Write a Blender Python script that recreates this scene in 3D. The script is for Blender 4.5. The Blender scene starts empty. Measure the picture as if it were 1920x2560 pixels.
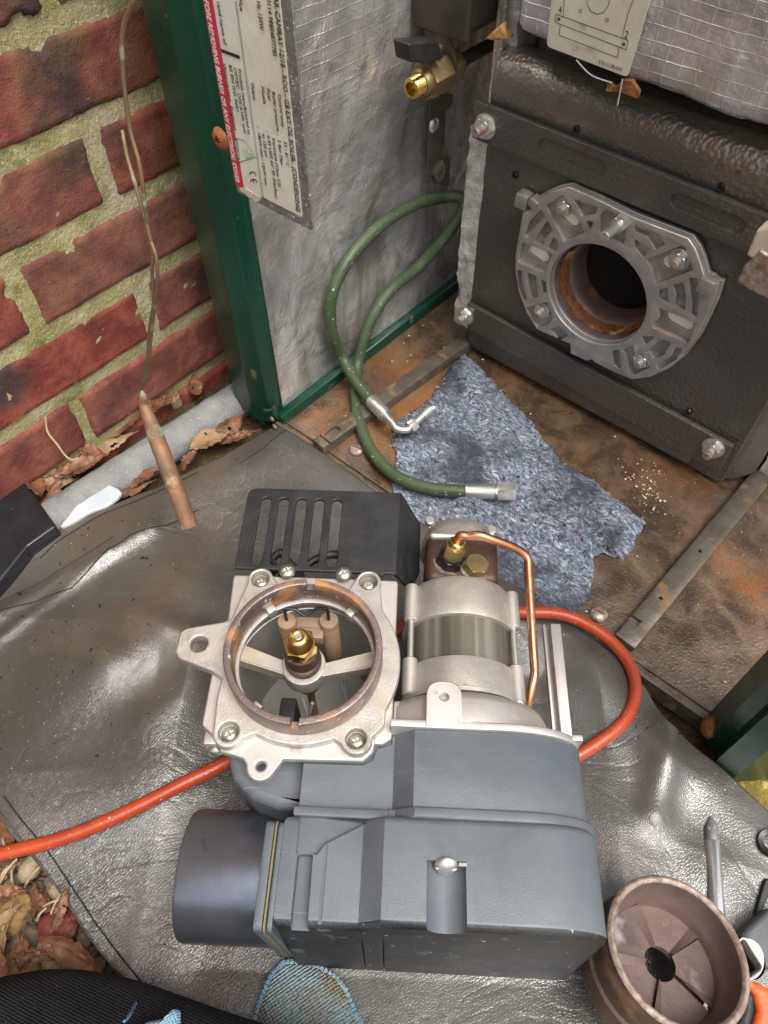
import bpy, bmesh, math, random
from mathutils import Vector, Matrix, noise as mn
random.seed(7)
sc = bpy.context.scene
# ------------------------------------------------------------------ camera
CR = Matrix(((0.7536028124, -0.5262335209, 0.3939049157), (0.6572975883, 0.6092319059, -0.4436173635), (-0.0065331154, 0.5932240438, 0.8050109019)))
CH, CF = 0.62, 1850.0
cam = bpy.data.cameras.new("camera"); camo = bpy.data.objects.new("camera", cam); sc.collection.objects.link(camo)
camo.matrix_world = Matrix.Translation((0, 0, CH)) @ CR.to_4x4()
cam.sensor_fit = 'VERTICAL'; cam.sensor_height = 36.0; cam.lens = CF / 2560 * 36; cam.clip_start = .01; cam.clip_end = 500
sc.camera = camo
# ------------------------------------------------------------------ sky and sun
EL, RO = 66, 100
w = bpy.data.worlds.new("World"); sc.world = w; w.use_nodes = True
wt = w.node_tree; bg = wt.nodes['Background']; sky = wt.nodes.new('ShaderNodeTexSky'); sky.sky_type = 'NISHITA'; sky.sun_disc = False
sky.sun_elevation = math.radians(EL); sky.sun_rotation = math.radians(RO); sky.dust_density = 5; sky.air_density = 1.2
hs = wt.nodes.new('ShaderNodeHueSaturation'); hs.inputs['Saturation'].default_value = .42
wt.links.new(sky.outputs[0], hs.inputs['Color']); wt.links.new(hs.outputs[0], bg.inputs[0]); bg.inputs[1].default_value = .15
sl = bpy.data.lights.new("sun", 'SUN'); sl.energy = 1.4; sl.angle = math.radians(30); sl.color = (1, .97, .92)
so = bpy.data.objects.new("sun", sl); sc.collection.objects.link(so)
az = math.radians(RO); sd = Vector((math.sin(az) * math.cos(math.radians(EL)), math.cos(az) * math.cos(math.radians(EL)), math.sin(math.radians(EL))))
so.rotation_euler = sd.to_track_quat('Z', 'Y').to_euler()
sc.view_settings.view_transform = 'Standard'; sc.view_settings.look = 'None'; sc.view_settings.exposure = 0.8; sc.view_settings.gamma = 1
sc.render.resolution_x = 768; sc.render.resolution_y = 1024
# ------------------------------------------------------------------ measuring: a crop's pixel -> a ray -> a point on a real plane
CRP = dict(D=(0, 0, .864), G1=(0, 0, 2.592), G2=(500, 0, 2.592), G3=(1000, 0, 4.607), G4=(1140, 0, 2.127), G5=(0, 640, 2.592), G6=(640, 500, 2.592),
 G7=(1240, 400, 2.44), G8=(1100, 900, 2.023), H1=(440, 1180, 2.592), H2=(900, 1280, 2.592), H3=(420, 1780, 2.592), H4=(900, 1780, 2.514), H5=(1400, 1900, 3.19),
 H6=(0, 1200, 2.457), H7=(0, 2000, 2.592), H8=(560, 1400, 3.95), K7=(1240, 480, 4.608), K8=(1560, 520, 4.879), R4=(1600, 1500, 3.6875), R3=(1700, 500, 2.765), K6=(0, 980, 3.318), K5=(660, 1000, 4.879), B1=(0, 2280, 1.843), R2=(1720, 1960, 3.687))
def ray(c, x, y):
    o = CRP[c]; return CR @ Vector((o[0] + x / o[2] - 960, -(o[1] + y / o[2] - 1280), -CF))
def oz(c, x, y, z): d = ray(c, x, y); return Vector((0, 0, CH)) + d * ((z - CH) / d.z)
def ox(c, x, y, X): d = ray(c, x, y); return Vector((0, 0, CH)) + d * (X / d.x)
def oy(c, x, y, Y): d = ray(c, x, y); return Vector((0, 0, CH)) + d * (Y / d.y)
# ------------------------------------------------------------------ scene helpers
C = sc.collection
def tag(o, label=None, cat=None, group=None, kind=None):
    if label: o['label'] = label
    if cat: o['category'] = cat
    if group: o['group'] = group
    if kind: o['kind'] = kind
    return o
def thing(name, loc, label, cat, group=None, rz=0):
    o = bpy.data.objects.new(name, None); o.empty_display_size = .02; C.objects.link(o); o.location = loc; o.rotation_euler = (0, 0, rz)
    return tag(o, label, cat, group)
def put(name, me, mat, parent=None, smooth=None, base=None):
    """mesh in world metres -> object; under a thing its vertices are taken into the thing's frame"""
    if smooth is not None:
        for p in me.polygons: p.use_smooth = True
        if smooth: 
            try: me.set_sharp_from_angle(angle=math.radians(smooth))
            except Exception: pass
    me.materials.clear()
    for m in (mat if isinstance(mat, (list, tuple)) else [mat]): me.materials.append(m)
    o = bpy.data.objects.new(name, me); C.objects.link(o)
    if parent is not None:
        root = parent; chain = []
        M_ = Matrix.Identity(4)
        while root is not None:
            M_ = Matrix.LocRotScale(root.location, root.rotation_euler, None) @ M_; root = root.parent
        me.transform(M_.inverted()); o.parent = parent
    elif base is not None:
        me.transform(Matrix.Translation(-Vector(base))); o.location = base
    me.name = name
    return o
def pyd(vs, fs):
    me = bpy.data.meshes.new('m'); me.from_pydata([tuple(v) for v in vs], [], fs); me.update(); return me
def join(*ms):
    bm = bmesh.new()
    for k, m in enumerate(ms):
        n0 = len(bm.faces); bm.from_mesh(m)
    me = bpy.data.meshes.new('m'); bm.to_mesh(me); bm.free(); return me
def ev(o):
    bpy.context.view_layer.update()
    dg = bpy.context.evaluated_depsgraph_get(); me = bpy.data.meshes.new_from_object(o.evaluated_get(dg))
    d = o.data; bpy.data.objects.remove(o)
    return me
def frame(o, u, v=None, n=None):
    u = Vector(u).normalized()
    if n is None: v = Vector(v); n = u.cross(v).normalized()
    else: n = Vector(n).normalized()
    v = n.cross(u).normalized(); u = v.cross(n)
    return Matrix.Translation(Vector(o)) @ Matrix((u, v, n)).transposed().to_4x4()
def axf(o, n):
    n = Vector(n).normalized(); t = Vector((0, 0, 1)) if abs(n.z) < .9 else Vector((1, 0, 0))
    return frame(o, t.cross(n), n=n)
ID = Matrix.Identity(4)
def plate(fr, outer, holes=(), t=.004, bev=0, z0=0, res=2):
    """prism in frame fr from z0 to z0+t with through holes and rounded edges"""
    cu = bpy.data.curves.new('c', 'CURVE'); cu.dimensions = '2D'; cu.fill_mode = 'BOTH'
    for ps in [outer] + list(holes):
        s = cu.splines.new('POLY'); s.points.add(len(ps) - 1); s.use_cyclic_u = True
        for i, p in enumerate(ps): s.points[i].co = (p[0], p[1], 0, 1)
    cu.extrude = t / 2 - bev
    if bev: cu.bevel_depth = bev; cu.bevel_resolution = res; cu.offset = -bev
    o = bpy.data.objects.new('c', cu); C.objects.link(o); me = ev(o); bpy.data.curves.remove(cu)
    me.transform(fr @ Matrix.Translation((0, 0, z0 + t / 2))); return me
def circ(cx, cy, r, n=32, r2=None, a0=0, a1=2 * math.pi, end=False):
    r2 = r2 or r; k = n + (1 if end else 0)
    return [(cx + r * math.cos(a0 + (a1 - a0) * i / n), cy + r2 * math.sin(a0 + (a1 - a0) * i / n)) for i in range(k)]
def rnd(ps, r, n=5):
    """round the corners of a polygon; r one radius or a list"""
    out = []; N_ = len(ps)
    for i in range(N_):
        p0, p, p1 = Vector(ps[i - 1][:2]), Vector(ps[i][:2]), Vector(ps[(i + 1) % N_][:2]); rr = r[i] if isinstance(r, (list, tuple)) else r
        a, b = (p0 - p), (p1 - p); la, lb = a.length, b.length
        if rr <= 0 or la < 1e-9 or lb < 1e-9: out.append(tuple(p)); continue
        a /= la; b /= lb; ang = a.angle(b, math.pi)
        if ang > 3.1: out.append(tuple(p)); continue
        d = min(rr / math.tan(ang / 2), la * .48, lb * .48)
        s, e = p + a * d, p + b * d
        for k in range(n + 1):
            t = k / n; q = s * (1 - t) ** 2 + p * 2 * t * (1 - t) + e * t * t; out.append((q.x, q.y))
    return out
def slot(x0, y0, x1, y1, r, n=8):
    a = math.atan2(y1 - y0, x1 - x0)
    return circ(x1, y1, r, n, a0=a - math.pi / 2, a1=a + math.pi / 2, end=True) + circ(x0, y0, r, n, a0=a + math.pi / 2, a1=a + 3 * math.pi / 2, end=True)
def cat(pts, n=8):
    """Catmull-Rom through tuples of any length"""
    P = [pts[0]] + list(pts) + [pts[-1]]; out = []
    for i in range(1, len(P) - 2):
        p0, p1, p2, p3 = P[i - 1:i + 3]
        for k in range(n):
            t = k / n
            out.append(tuple(.5 * (2 * b + (c - a) * t + (2 * a - 5 * b + 4 * c - d) * t * t + (3 * b - a - 3 * c + d) * t ** 3) for a, b, c, d in zip(p0, p1, p2, p3)))
    out.append(tuple(pts[-1])); return out
def tube(pts, r, n=12, sm=8, cap=True):
    """pts: (x,y,z[,r scale])"""
    ps = cat([tuple(p) if len(p) == 4 else tuple(p) + (1.0,) for p in pts], sm) if sm else [tuple(p) if len(p) == 4 else tuple(p) + (1.0,) for p in pts]
    vs, fs = [], []; up = None; Nn = len(ps)
    for i, p in enumerate(ps):
        a = Vector(ps[max(i - 1, 0)][:3]); b = Vector(ps[min(i + 1, Nn - 1)][:3]); d = (b - a).normalized() if (b - a).length > 1e-9 else Vector((0, 0, 1))
        if up is None: up = d.orthogonal().normalized()
        up = (up - d * up.dot(d)).normalized(); s = d.cross(up)
        for k in range(n):
            t = 2 * math.pi * k / n; vs.append(Vector(p[:3]) + (up * math.cos(t) + s * math.sin(t)) * r * p[3])
        if i:
            for k in range(n): fs.append(((i - 1) * n + k, (i - 1) * n + (k + 1) % n, i * n + (k + 1) % n, i * n + k))
    if cap: fs.append(tuple(range(n))[::-1]); fs.append(tuple((Nn - 1) * n + k for k in range(n)))
    return pyd(vs, fs)
def lathe(fr, prof, n=40, a0=0, a1=2 * math.pi):
    full = abs(a1 - a0 - 2 * math.pi) < 1e-6; m = n if full else n + 1; vs, fs = [], []
    for k in range(m):
        t = a0 + (a1 - a0) * k / n
        for r, z in prof: vs.append(fr @ Vector((r * math.cos(t), r * math.sin(t), z)))
    L = len(prof)
    for k in range(n):
        k2 = (k + 1) % m
        for j in range(L - 1):
            fs.append((k * L + j, k2 * L + j, k2 * L + j + 1, k * L + j + 1))
    me = pyd(vs, fs); bm = bmesh.new(); bm.from_mesh(me); bmesh.ops.remove_doubles(bm, verts=bm.verts, dist=1e-6); bmesh.ops.recalc_face_normals(bm, faces=bm.faces); bm.to_mesh(me); bm.free(); return me
def cyl(fr, r, z0, z1, n=24, bev=.0004): return lathe(fr, [(0, z0), (r - bev, z0), (r, z0 + bev), (r, z1 - bev), (r - bev, z1), (0, z1)], n)
def box(fr, x0, x1, y0, y1, z0, z1, bev=.0006, seg=2):
    bm = bmesh.new(); bmesh.ops.create_cube(bm, size=1)
    for v in bm.verts: v.co = Vector(((x0 + x1) / 2 + v.co.x * (x1 - x0), (y0 + y1) / 2 + v.co.y * (y1 - y0), (z0 + z1) / 2 + v.co.z * (z1 - z0)))
    if bev: bmesh.ops.bevel(bm, geom=bm.edges[:], offset=bev, segments=seg, affect='EDGES', profile=.5)
    me = bpy.data.meshes.new('m'); bm.to_mesh(me); bm.free(); me.transform(fr); return me
def hexa(fr, r, z0, z1, bore=0, rot=0):
    h = [circ(0, 0, bore, 16)] if bore else []
    pts = circ(0, 0, r, 6, a0=rot, a1=rot + 2 * math.pi)
    ch = r * .12
    vs = []; fs = []
    rings = [(z0, r * .93), (z0 + ch * .5, r), (z1 - ch * .5, r), (z1, r * .9)]
    for z, q in rings:
        for k in range(24):
            t = rot + 2 * math.pi * k / 24; ph = (k % 4) / 4 * math.pi / 3 - math.pi / 6; hx = r * math.cos(math.pi / 6) / math.cos(ph); rr = min(hx, q) if q < r else hx
            vs.append(fr @ Vector((rr * math.cos(t), rr * math.sin(t), z)))
    for i in range(3):
        for k in range(24): fs.append((i * 24 + k, i * 24 + (k + 1) % 24, (i + 1) * 24 + (k + 1) % 24, (i + 1) * 24 + k))
    fs.append(tuple(range(24))[::-1]); fs.append(tuple(72 + k for k in range(24)))
    return pyd(vs, fs)
def boolean(me, cutters, op='DIFFERENCE'):
    o = bpy.data.objects.new('b', me); C.objects.link(o); cs = []
    for c in cutters:
        co = bpy.data.objects.new('cut', c); C.objects.link(co); cs.append(co); m = o.modifiers.new('b', 'BOOLEAN'); m.object = co; m.operation = op; m.solver = 'EXACT'
    r = ev(o)
    for co in cs: bpy.data.objects.remove(co)
    return r
def text(fr, s, size, t=.0002, sx=1.0, align='LEFT', shear=0, sp=1.0, off=0):
    cu = bpy.data.curves.new('t', 'FONT'); cu.body = s; cu.size = size; cu.extrude = t; cu.align_x = align; cu.shear = shear; cu.space_character = sp; cu.resolution_u = 2; cu.offset = off
    o = bpy.data.objects.new('t', cu); C.objects.link(o); me = ev(o); bpy.data.curves.remove(cu); me.transform(fr @ Matrix.Diagonal((sx, 1, 1, 1))); return me
def subd(me, n):
    o = bpy.data.objects.new('b', me); C.objects.link(o); m = o.modifiers.new('s', 'SUBSURF'); m.levels = n; return ev(o)
def nz(p, s, seed=0): return mn.noise(Vector(p) * s + Vector((seed * 7.3, seed * 3.1, seed * 1.7)))
# ------------------------------------------------------------------ materials
class T:
    def __init__(s, name):
        s.m = bpy.data.materials.new(name); s.m.use_nodes = True; s.t = s.m.node_tree; s.b = s.t.nodes['Principled BSDF']; s.co = s.t.nodes.new('ShaderNodeTexCoord').outputs['Object']; s.h = None
    def nd(s, k, **kw):
        n = s.t.nodes.new('ShaderNode' + k)
        for a, v in kw.items(): setattr(n, a, v)
        return n
    def ln(s, a, b): s.t.links.new(a, b)
    def st(s, sock, v):
        if isinstance(v, bpy.types.NodeSocket): s.ln(v, sock)
        elif isinstance(v, (tuple, list)) and len(v) == 3 and sock.type == 'RGBA': sock.default_value = (*v, 1)
        else: sock.default_value = v
    def map(s, scl=(1, 1, 1), rot=(0, 0, 0), vec=None):
        n = s.nd('Mapping'); s.ln(vec or s.co, n.inputs[0]); n.inputs['Scale'].default_value = scl; n.inputs['Rotation'].default_value = rot; return n.outputs[0]
    def noise(s, sc_, det=5, dist=0, vec=None, rough=.55):
        n = s.nd('TexNoise'); s.ln(vec or s.co, n.inputs['Vector']); n.inputs['Scale'].default_value = sc_; n.inputs['Detail'].default_value = det; n.inputs['Distortion'].default_value = dist; n.inputs['Roughness'].default_value = rough; return n.outputs['Fac']
    def vor(s, sc_, feat='F1', vec=None, out='Distance', rand=1):
        n = s.nd('TexVoronoi', feature=feat); s.ln(vec or s.co, n.inputs['Vector']); n.inputs['Scale'].default_value = sc_; n.inputs['Randomness'].default_value = rand; return n.outputs[out]
    def ramp(s, f, stops):
        n = s.nd('ValToRGB'); s.ln(f, n.inputs[0]); e = n.color_ramp.elements
        while len(e) < len(stops): e.new(.5)
        for k, (p, c) in enumerate(stops):
            e[k].position = p; e[k].color = (*c, 1) if isinstance(c, (tuple, list)) else (c, c, c, 1)
        return n.outputs[0]
    def mix(s, f, a, b, mode='MIX'):
        n = s.nd('Mix', data_type='RGBA', blend_type=mode); s.st(n.inputs[0], f); s.st(n.inputs[6], a); s.st(n.inputs[7], b); return n.outputs[2]
    def math(s, op, a, b=0.0, c=None):
        n = s.nd('Math', operation=op); s.st(n.inputs[0], a); s.st(n.inputs[1], b)
        if c is not None: s.st(n.inputs[2], c)
        return n.outputs[0]
    def bump(s, h, dist, strength=1):
        n = s.nd('Bump'); s.ln(h, n.inputs['Height']); n.inputs['Distance'].default_value = dist; n.inputs['Strength'].default_value = strength
        if s.h: s.ln(s.h, n.inputs['Normal'])
        s.h = n.outputs[0]
    def done(s, col, rough=.5, metal=0, spec=None, coat=0, coatr=.1):
        s.st(s.b.inputs['Base Color'], col); s.st(s.b.inputs['Roughness'], rough); s.st(s.b.inputs['Metallic'], metal)
        if spec is not None: s.b.inputs['Specular IOR Level'].default_value = spec
        if coat: s.b.inputs['Coat Weight'].default_value = coat; s.b.inputs['Coat Roughness'].default_value = coatr
        if s.h: s.ln(s.h, s.b.inputs['Normal'])
        return s.m
def M(name, c1, c2=None, sc_=30, r=.5, r2=None, metal=0, bumps=(), spots=(), coat=0, dist=0, lo=.35, hi=.65, spec=None):
    t = T(name); c2 = c2 or tuple(x * .8 for x in c1); f = t.noise(sc_, 6, dist)
    col = t.ramp(f, [(lo, c1), (hi, c2)]); rg = t.ramp(f, [(.3, r), (.7, r2 if r2 is not None else r * 1.2)]); mt = metal
    for sp in spots:
        s_, th, c = sp[:3]; th = .5 + (th - .5) * (.72 if s_ < 200 else .97 if s_ < 800 else .9); n = t.noise(s_, 5, vec=None); k = t.ramp(n, [(th, 0.0), (min(th + (sp[4] if len(sp) > 4 else .04), 1), 1.0)]); col = t.mix(k, col, c)
        if len(sp) > 3 and sp[3] is not None: rg = t.mix(k, rg, (sp[3],) * 3); mt = t.mix(k, (mt,) * 3 if not isinstance(mt, bpy.types.NodeSocket) else mt, (0., 0., 0.)) if metal else mt
    for kind, s_, d in bumps:
        t.bump(t.noise(s_, 6) if kind == 'n' else t.vor(s_) if kind == 'v' else t.vor(s_, 'SMOOTH_F1'), d)
    return t.done(col, rg, mt, coat=coat, spec=spec)
WHITE = (.75, .74, .7)
m_alu = M('cast_aluminium', (.62, .58, .54), (.5, .47, .44), 40, .42, .55, .75, bumps=[('n', 1500, .0002)], spots=[(60, .68, (.3, .24, .18), .7, .12)])
m_alu2 = M('sand_cast_aluminium', (.56, .53, .48), (.40, .37, .33), 45, .42, .58, .7, bumps=[('n', 1100, .0004)], spots=[(900, .66, (.7, .67, .62), .4), (16, .60, (.38, .31, .19), .6, .12), (60, .66, (.24, .21, .18), .6, .1)])
m_flange = M('flange_casting', (.42, .395, .37), (.30, .28, .26), 50, .42, .55, .7, bumps=[('n', 600, .0003)], spots=[(35, .66, (.25, .12, .07), .7, .15)])
m_zinc = M('zinc_plate', (.75, .75, .71), (.55, .55, .5), 120, .28, .45, .9, bumps=[('n', 900, .0001)], spots=[(250, .64, (.3, .25, .18), .7)])
m_zincr = M('rusty_zinc', (.45, .42, .38), (.25, .14, .08), 150, .4, .7, .6, bumps=[('n', 700, .0003)])
m_brass = M('brass', (.42, .31, .14), (.22, .165, .08), 60, .38, .55, .8, bumps=[('n', 900, .0001)], spots=[(110, .6, (.12, .08, .03), .5, .15)])
m_brassc = M('clean_brass', (.85, .60, .22), (.66, .45, .14), 60, .18, .3, 1, spots=[(80, .62, (.3, .2, .08), .5, .15)])
m_copper = M('copper', (.72, .33, .17), (.45, .19, .1), 45, .25, .42, 1, spots=[(60, .62, (.18, .08, .05), .5, .15)])
m_black = M('black_plastic', (.014, .014, .015), (.024, .024, .024), 60, .42, .6, bumps=[('n', 900, .00015)], spots=[(900, .72, (.3, .3, .28), .7)])
m_grey = M('grey_plastic_casing', (.085, .10, .115), (.12, .135, .15), 22, .38, .52, bumps=[('n', 900, .00018)], spots=[(14, .62, (.15, .165, .175), None, .25), (420, .745, (.55, .55, .5), .8)])
def casing_mat():
    t = T('scuffed_grey_casing'); f = t.noise(16, 6, .4); col = t.ramp(f, [(.35, (.080, .094, .106)), (.65, (.118, .133, .146))])
    for rz_, sq_, c_ in ((.5, 40, (.3, .32, .34)), (-.4, 30, (.28, .3, .31)), (1.3, 36, (.07, .08, .09))):
        n = t.noise(14, 4, vec=t.map((1, sq_, 1), (0, 0, rz_))); g = t.noise(9, 3, vec=t.map((1, 1, 1), (rz_, 1, 0))); col = t.mix(t.math('MULTIPLY', t.ramp(n, [(.67, 0.), (.70, .55)]), t.ramp(g, [(.48, 0.), (.58, 1.)])), col, c_)
    col = t.mix(t.ramp(t.noise(260, 3, vec=t.map((1, 1, 1), (3, 1, 0))), [(.77, 0.), (.78, 1.)]), col, (.62, .62, .56)); col = t.mix(t.ramp(t.noise(30, 6), [(.56, 0.), (.7, .5)]), col, (.08, .09, .095))
    t.bump(t.noise(900, 4), .00016); t.bump(t.noise(25, 3), .0005); return t.done(col, t.ramp(t.noise(20, 5), [(.35, .36), (.65, .52)]), 0)
m_grey = casing_mat()
m_greyd = M('dirty_plastic_casing', (.010, .011, .012), (.028, .03, .032), 30, .4, .6, bumps=[('n', 400, .0004)], spots=[(70, .66, (.10, .11, .115), .6, .1), (180, .76, (.4, .38, .32), .8, .02)])  # casing end wall: dirt, plus its shade painted into the dark colour
m_tube = M('dark_metal_tube', (.16, .175, .21), (.21, .225, .25), 18, .26, .36, .8, bumps=[('n', 500, .00008)], spots=[(12, .60, (.27, .21, .17), None, .2), (40, .66, (.10, .11, .13), None, .1), (240, .74, (.5, .48, .45), .7, .02)])
m_orange = M('orange_rubber', (.42, .055, .014), (.33, .04, .012), 30, .3, .42, bumps=[('n', 400, .0002), ('n', 60, .0006)], spots=[(420, .66, (.55, .36, .25), .7), (50, .64, (.20, .035, .015), .6, .12)])
m_hose = M('green_hose', (.038, .065, .026), (.06, .085, .04), 25, .38, .6, bumps=[('n', 500, .0003), ('n', 50, .0006)], spots=[(300, .66, (.5, .45, .28), .8), (40, .62, (.09, .08, .045), .7, .12)])
m_green = M('green_paint', (.003, .046, .025), (.004, .034, .02), 20, .26, .4, bumps=[('n', 60, .0003)], spots=[(400, .735, (.35, .33, .25), .8), (60, .72, (.12, .1, .07), .7, .05)])
def tray_mat():
    t = T('rusty_tray'); f = t.noise(24, 9, .5, rough=.72); col = t.ramp(f, [(.26, (.07, .045, .028)), (.40, (.05, .032, .018)), (.50, (.085, .054, .029)), (.60, (.125, .08, .043)), (.70, (.22, .10, .03))])
    g = t.noise(5, 4); k = t.ramp(g, [(.51, 0.), (.63, .65)]); col = t.mix(k, col, t.ramp(t.noise(60, 6), [(.4, (.30, .095, .022)), (.6, (.20, .115, .045))]))
    n = t.noise(300, 3); col = t.mix(t.ramp(n, [(.70, 0.), (.73, .9)]), col, (.45, .41, .34)); n2 = t.noise(140, 5); col = t.mix(t.ramp(n2, [(.60, 0.), (.72, .45)]), col, (.025, .02, .016))
    t.bump(t.noise(350, 5), .0006); t.bump(f, .0003); return t.done(col, t.ramp(f, [(.35, .16), (.65, .42)]), 0, spec=1.0)
m_tray = tray_mat()
m_rail = M('steel_rail', (.17, .15, .12), (.10, .085, .065), 60, .35, .55, .5, bumps=[('n', 300, .0004)], spots=[(50, .6, (.2, .11, .04), .8, .1), (240, .72, (.5, .5, .45), .6)])
def hammer_mat():
    t = T('hammered_enamel'); f = t.noise(8, 4); col = t.ramp(f, [(.4, (.064, .059, .050)), (.6, (.095, .084, .069))])
    col = t.mix(t.ramp(t.noise(30, 5), [(.6, 0.), (.7, .6)]), col, (.1, .055, .025)); col = t.mix(t.ramp(t.noise(330, 2), [(.74, 0.), (.76, 1.)]), col, (.5, .48, .4))
    t.bump(t.vor(300, 'SMOOTH_F1'), .0008, .9); t.bump(t.noise(260, 3), .0006, .7); return t.done(col, .34, .3, spec=.8)
m_ham = hammer_mat()
m_ham2 = m_ham.copy(); m_ham2.name = 'glossy_hammered_enamel'; m_ham2.node_tree.nodes['Principled BSDF'].inputs['Roughness'].default_value = .3; m_ham2.node_tree.nodes['Principled BSDF'].inputs['Metallic'].default_value = .7; [setattr(e_, 'color', tuple(x * 2.6 for x in e_.color[:3]) + (1,)) for n_ in m_ham2.node_tree.nodes if n_.type == 'VALTORGB' and (.04 < n_.color_ramp.elements[0].color[0] < .07) for e_ in n_.color_ramp.elements]; m_ham2.node_tree.nodes['Principled BSDF'].inputs['Coat Weight'].default_value = .6; m_ham2.node_tree.nodes['Principled BSDF'].inputs['Coat Roughness'].default_value = .12  # top roll's copy of the enamel, colour brightened to paint in its highlight
def foil_mat(name, ax, pitch, base, dark, metal, rough, crink, fade=(0, 1), stain=(.2, .18, .14), cd=.004):
    t = T(name); sx = t.nd('SeparateXYZ'); t.ln(t.co, sx.inputs[0]); cx = t.nd('CombineXYZ'); t.ln(sx.outputs[ax[0]], cx.inputs[0]); t.ln(sx.outputs[ax[1]], cx.inputs[1])
    wob = t.nd('VectorMath', operation='MULTIPLY_ADD'); nn = t.nd('TexNoise'); t.ln(t.co, nn.inputs[0]); nn.inputs['Scale'].default_value = 25; t.ln(nn.outputs['Color'], wob.inputs[0]); wob.inputs[1].default_value = (.003,) * 3; t.ln(cx.outputs[0], wob.inputs[2])
    br = t.nd('TexBrick', offset=0.0); t.ln(wob.outputs[0], br.inputs[0]); br.inputs['Scale'].default_value = 1; br.inputs['Brick Width'].default_value = pitch; br.inputs['Row Height'].default_value = pitch * .8; br.inputs['Mortar Size'].default_value = .0006; br.inputs['Mortar Smooth'].default_value = .6
    f = t.noise(9, 7, .5, rough=.62); col = t.ramp(f, [(.3, dark), (.62, base)]); col = t.mix(t.ramp(t.noise(45, 5), [(.5, 0.), (.7, .6)]), col, tuple(x * .55 for x in base))
    gm = t.math('MULTIPLY', br.outputs['Fac'], t.ramp(t.math('MULTIPLY_ADD', sx.outputs[2], fade[0], fade[1]), [(0, 0.), (1, 1.)])); gm = t.math('MULTIPLY', gm, t.ramp(t.noise(20, 4), [(.4, .25), (.6, 1.)])); col = t.mix(t.math('MULTIPLY', gm, .8 if ax[0] == 0 else .4), col, tuple(min(x * 1.5, .9) for x in base))
    col = t.mix(t.ramp(t.noise(14, 6, 1, vec=t.map((1, 1, .35))), [(.54, 0.), (.66, .7)]), col, stain)
    t.bump(t.noise(crink, 5, .4), cd, .8); t.bump(gm, .0008, .8); t.bump(t.noise(350, 4), .0003)
    return t.done(col, t.ramp(f, [(.3, rough), (.7, rough * .75)]), metal)
m_foil = foil_mat('foil_insulation_panel', (1, 2), .0135, (.74, .72, .70), (.32, .31, .29), .65, .30, 26, (4.5, -1.0), (.20, .18, .15), .0075)
m_foil2 = foil_mat('bright_foil_blanket', (0, 2), .0125, (.70, .68, .68), (.24, .23, .25), .6, .22, 60, (0, 1), (.42, .38, .30), .003)
m_foil3 = M('foil_tape', (.85, .84, .82), (.5, .48, .46), 60, .2, .3, .6, bumps=[('n', 60, .004), ('n', 300, .0006)])
def leather_mat():
    t = T('grained_leather'); f = t.noise(7, 6, .3); col = t.ramp(f, [(.38, (.050, .046, .039)), (.6, (.076, .070, .059))])
    st_ = t.noise(4.5, 5, .6); col = t.mix(t.ramp(st_, [(.53, 0.), (.68, .45)]), col, (.14, .095, .065)); col = t.mix(t.ramp(t.noise(14, 5), [(.56, 0.), (.68, .5)]), col, (.035, .035, .03))
    col = t.mix(t.ramp(t.noise(520, 2), [(.735, 0.), (.75, 1.)]), col, (.5, .45, .35)); col = t.mix(t.ramp(t.noise(160, 2, vec=t.map((1, 1, 1), (1, 2, 3))), [(.70, 0.), (.72, 1.)]), col, (.012, .01, .01))
    wv = t.nd('VectorMath', operation='MULTIPLY_ADD'); nn = t.nd('TexNoise'); t.ln(t.co, nn.inputs[0]); nn.inputs['Scale'].default_value = 40; t.ln(nn.outputs['Color'], wv.inputs[0]); wv.inputs[1].default_value = (.006,) * 3; t.ln(t.map((1, .62, 1), (0, 0, .7)), wv.inputs[2])
    cr_ = t.math('ABSOLUTE', t.math('SUBTRACT', t.noise(11, 3, 1.2), .5)); t.bump(t.ramp(cr_, [(0, 0.), (.05, 1.)]), .0006, .3); t.bump(t.noise(14, 3, .5), .0022, .6); v = t.vor(560, 'DISTANCE_TO_EDGE', vec=wv.outputs[0]); t.bump(t.ramp(v, [(0, 0.), (.2, 1.)]), .00012, .7)
    return t.done(col, t.ramp(t.noise(9, 4), [(.4, .23), (.6, .36)]), 0, spec=1.0)
m_leather = leather_mat()
m_thread = M('dark_thread', (.015, .014, .013), r=.8)
def felt_mat():
    t = T('recycled_felt'); wv = t.nd('VectorMath', operation='MULTIPLY_ADD'); nn = t.nd('TexNoise'); t.ln(t.co, nn.inputs[0]); nn.inputs['Scale'].default_value = 70; nn.inputs['Detail'].default_value = 4; t.ln(nn.outputs['Color'], wv.inputs[0]); wv.inputs[1].default_value = (.02,) * 3; t.ln(t.map((1, 1.6, 1), (0, 0, .4)), wv.inputs[2])
    f = t.noise(190, 7, .8, vec=wv.outputs[0], rough=.7); col = t.ramp(f, [(.36, (.035, .042, .06)), (.46, (.12, .14, .18)), (.55, (.24, .27, .32)), (.65, (.55, .58, .61))])
    col = t.mix(t.ramp(t.noise(12, 5), [(.49, 0.), (.60, .8)]), col, (.045, .05, .06), 'MIX')
    vc = t.nd('TexVoronoi'); t.ln(wv.outputs[0], vc.inputs[0]); vc.inputs['Scale'].default_value = 130; hsv = t.nd('HueSaturation'); t.ln(vc.outputs['Color'], hsv.inputs['Color']); hsv.inputs['Value'].default_value = .6
    col = t.mix(t.ramp(t.noise(75, 3, vec=t.map((1, 1, 1), (2, 1, 0))), [(.6, 0.), (.68, .18)]), col, hsv.outputs[0])
    t.bump(f, .0025); t.bump(t.noise(60, 4), .003, .6); return t.done(col, .95, 0, spec=.1)
m_felt = felt_mat()
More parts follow.
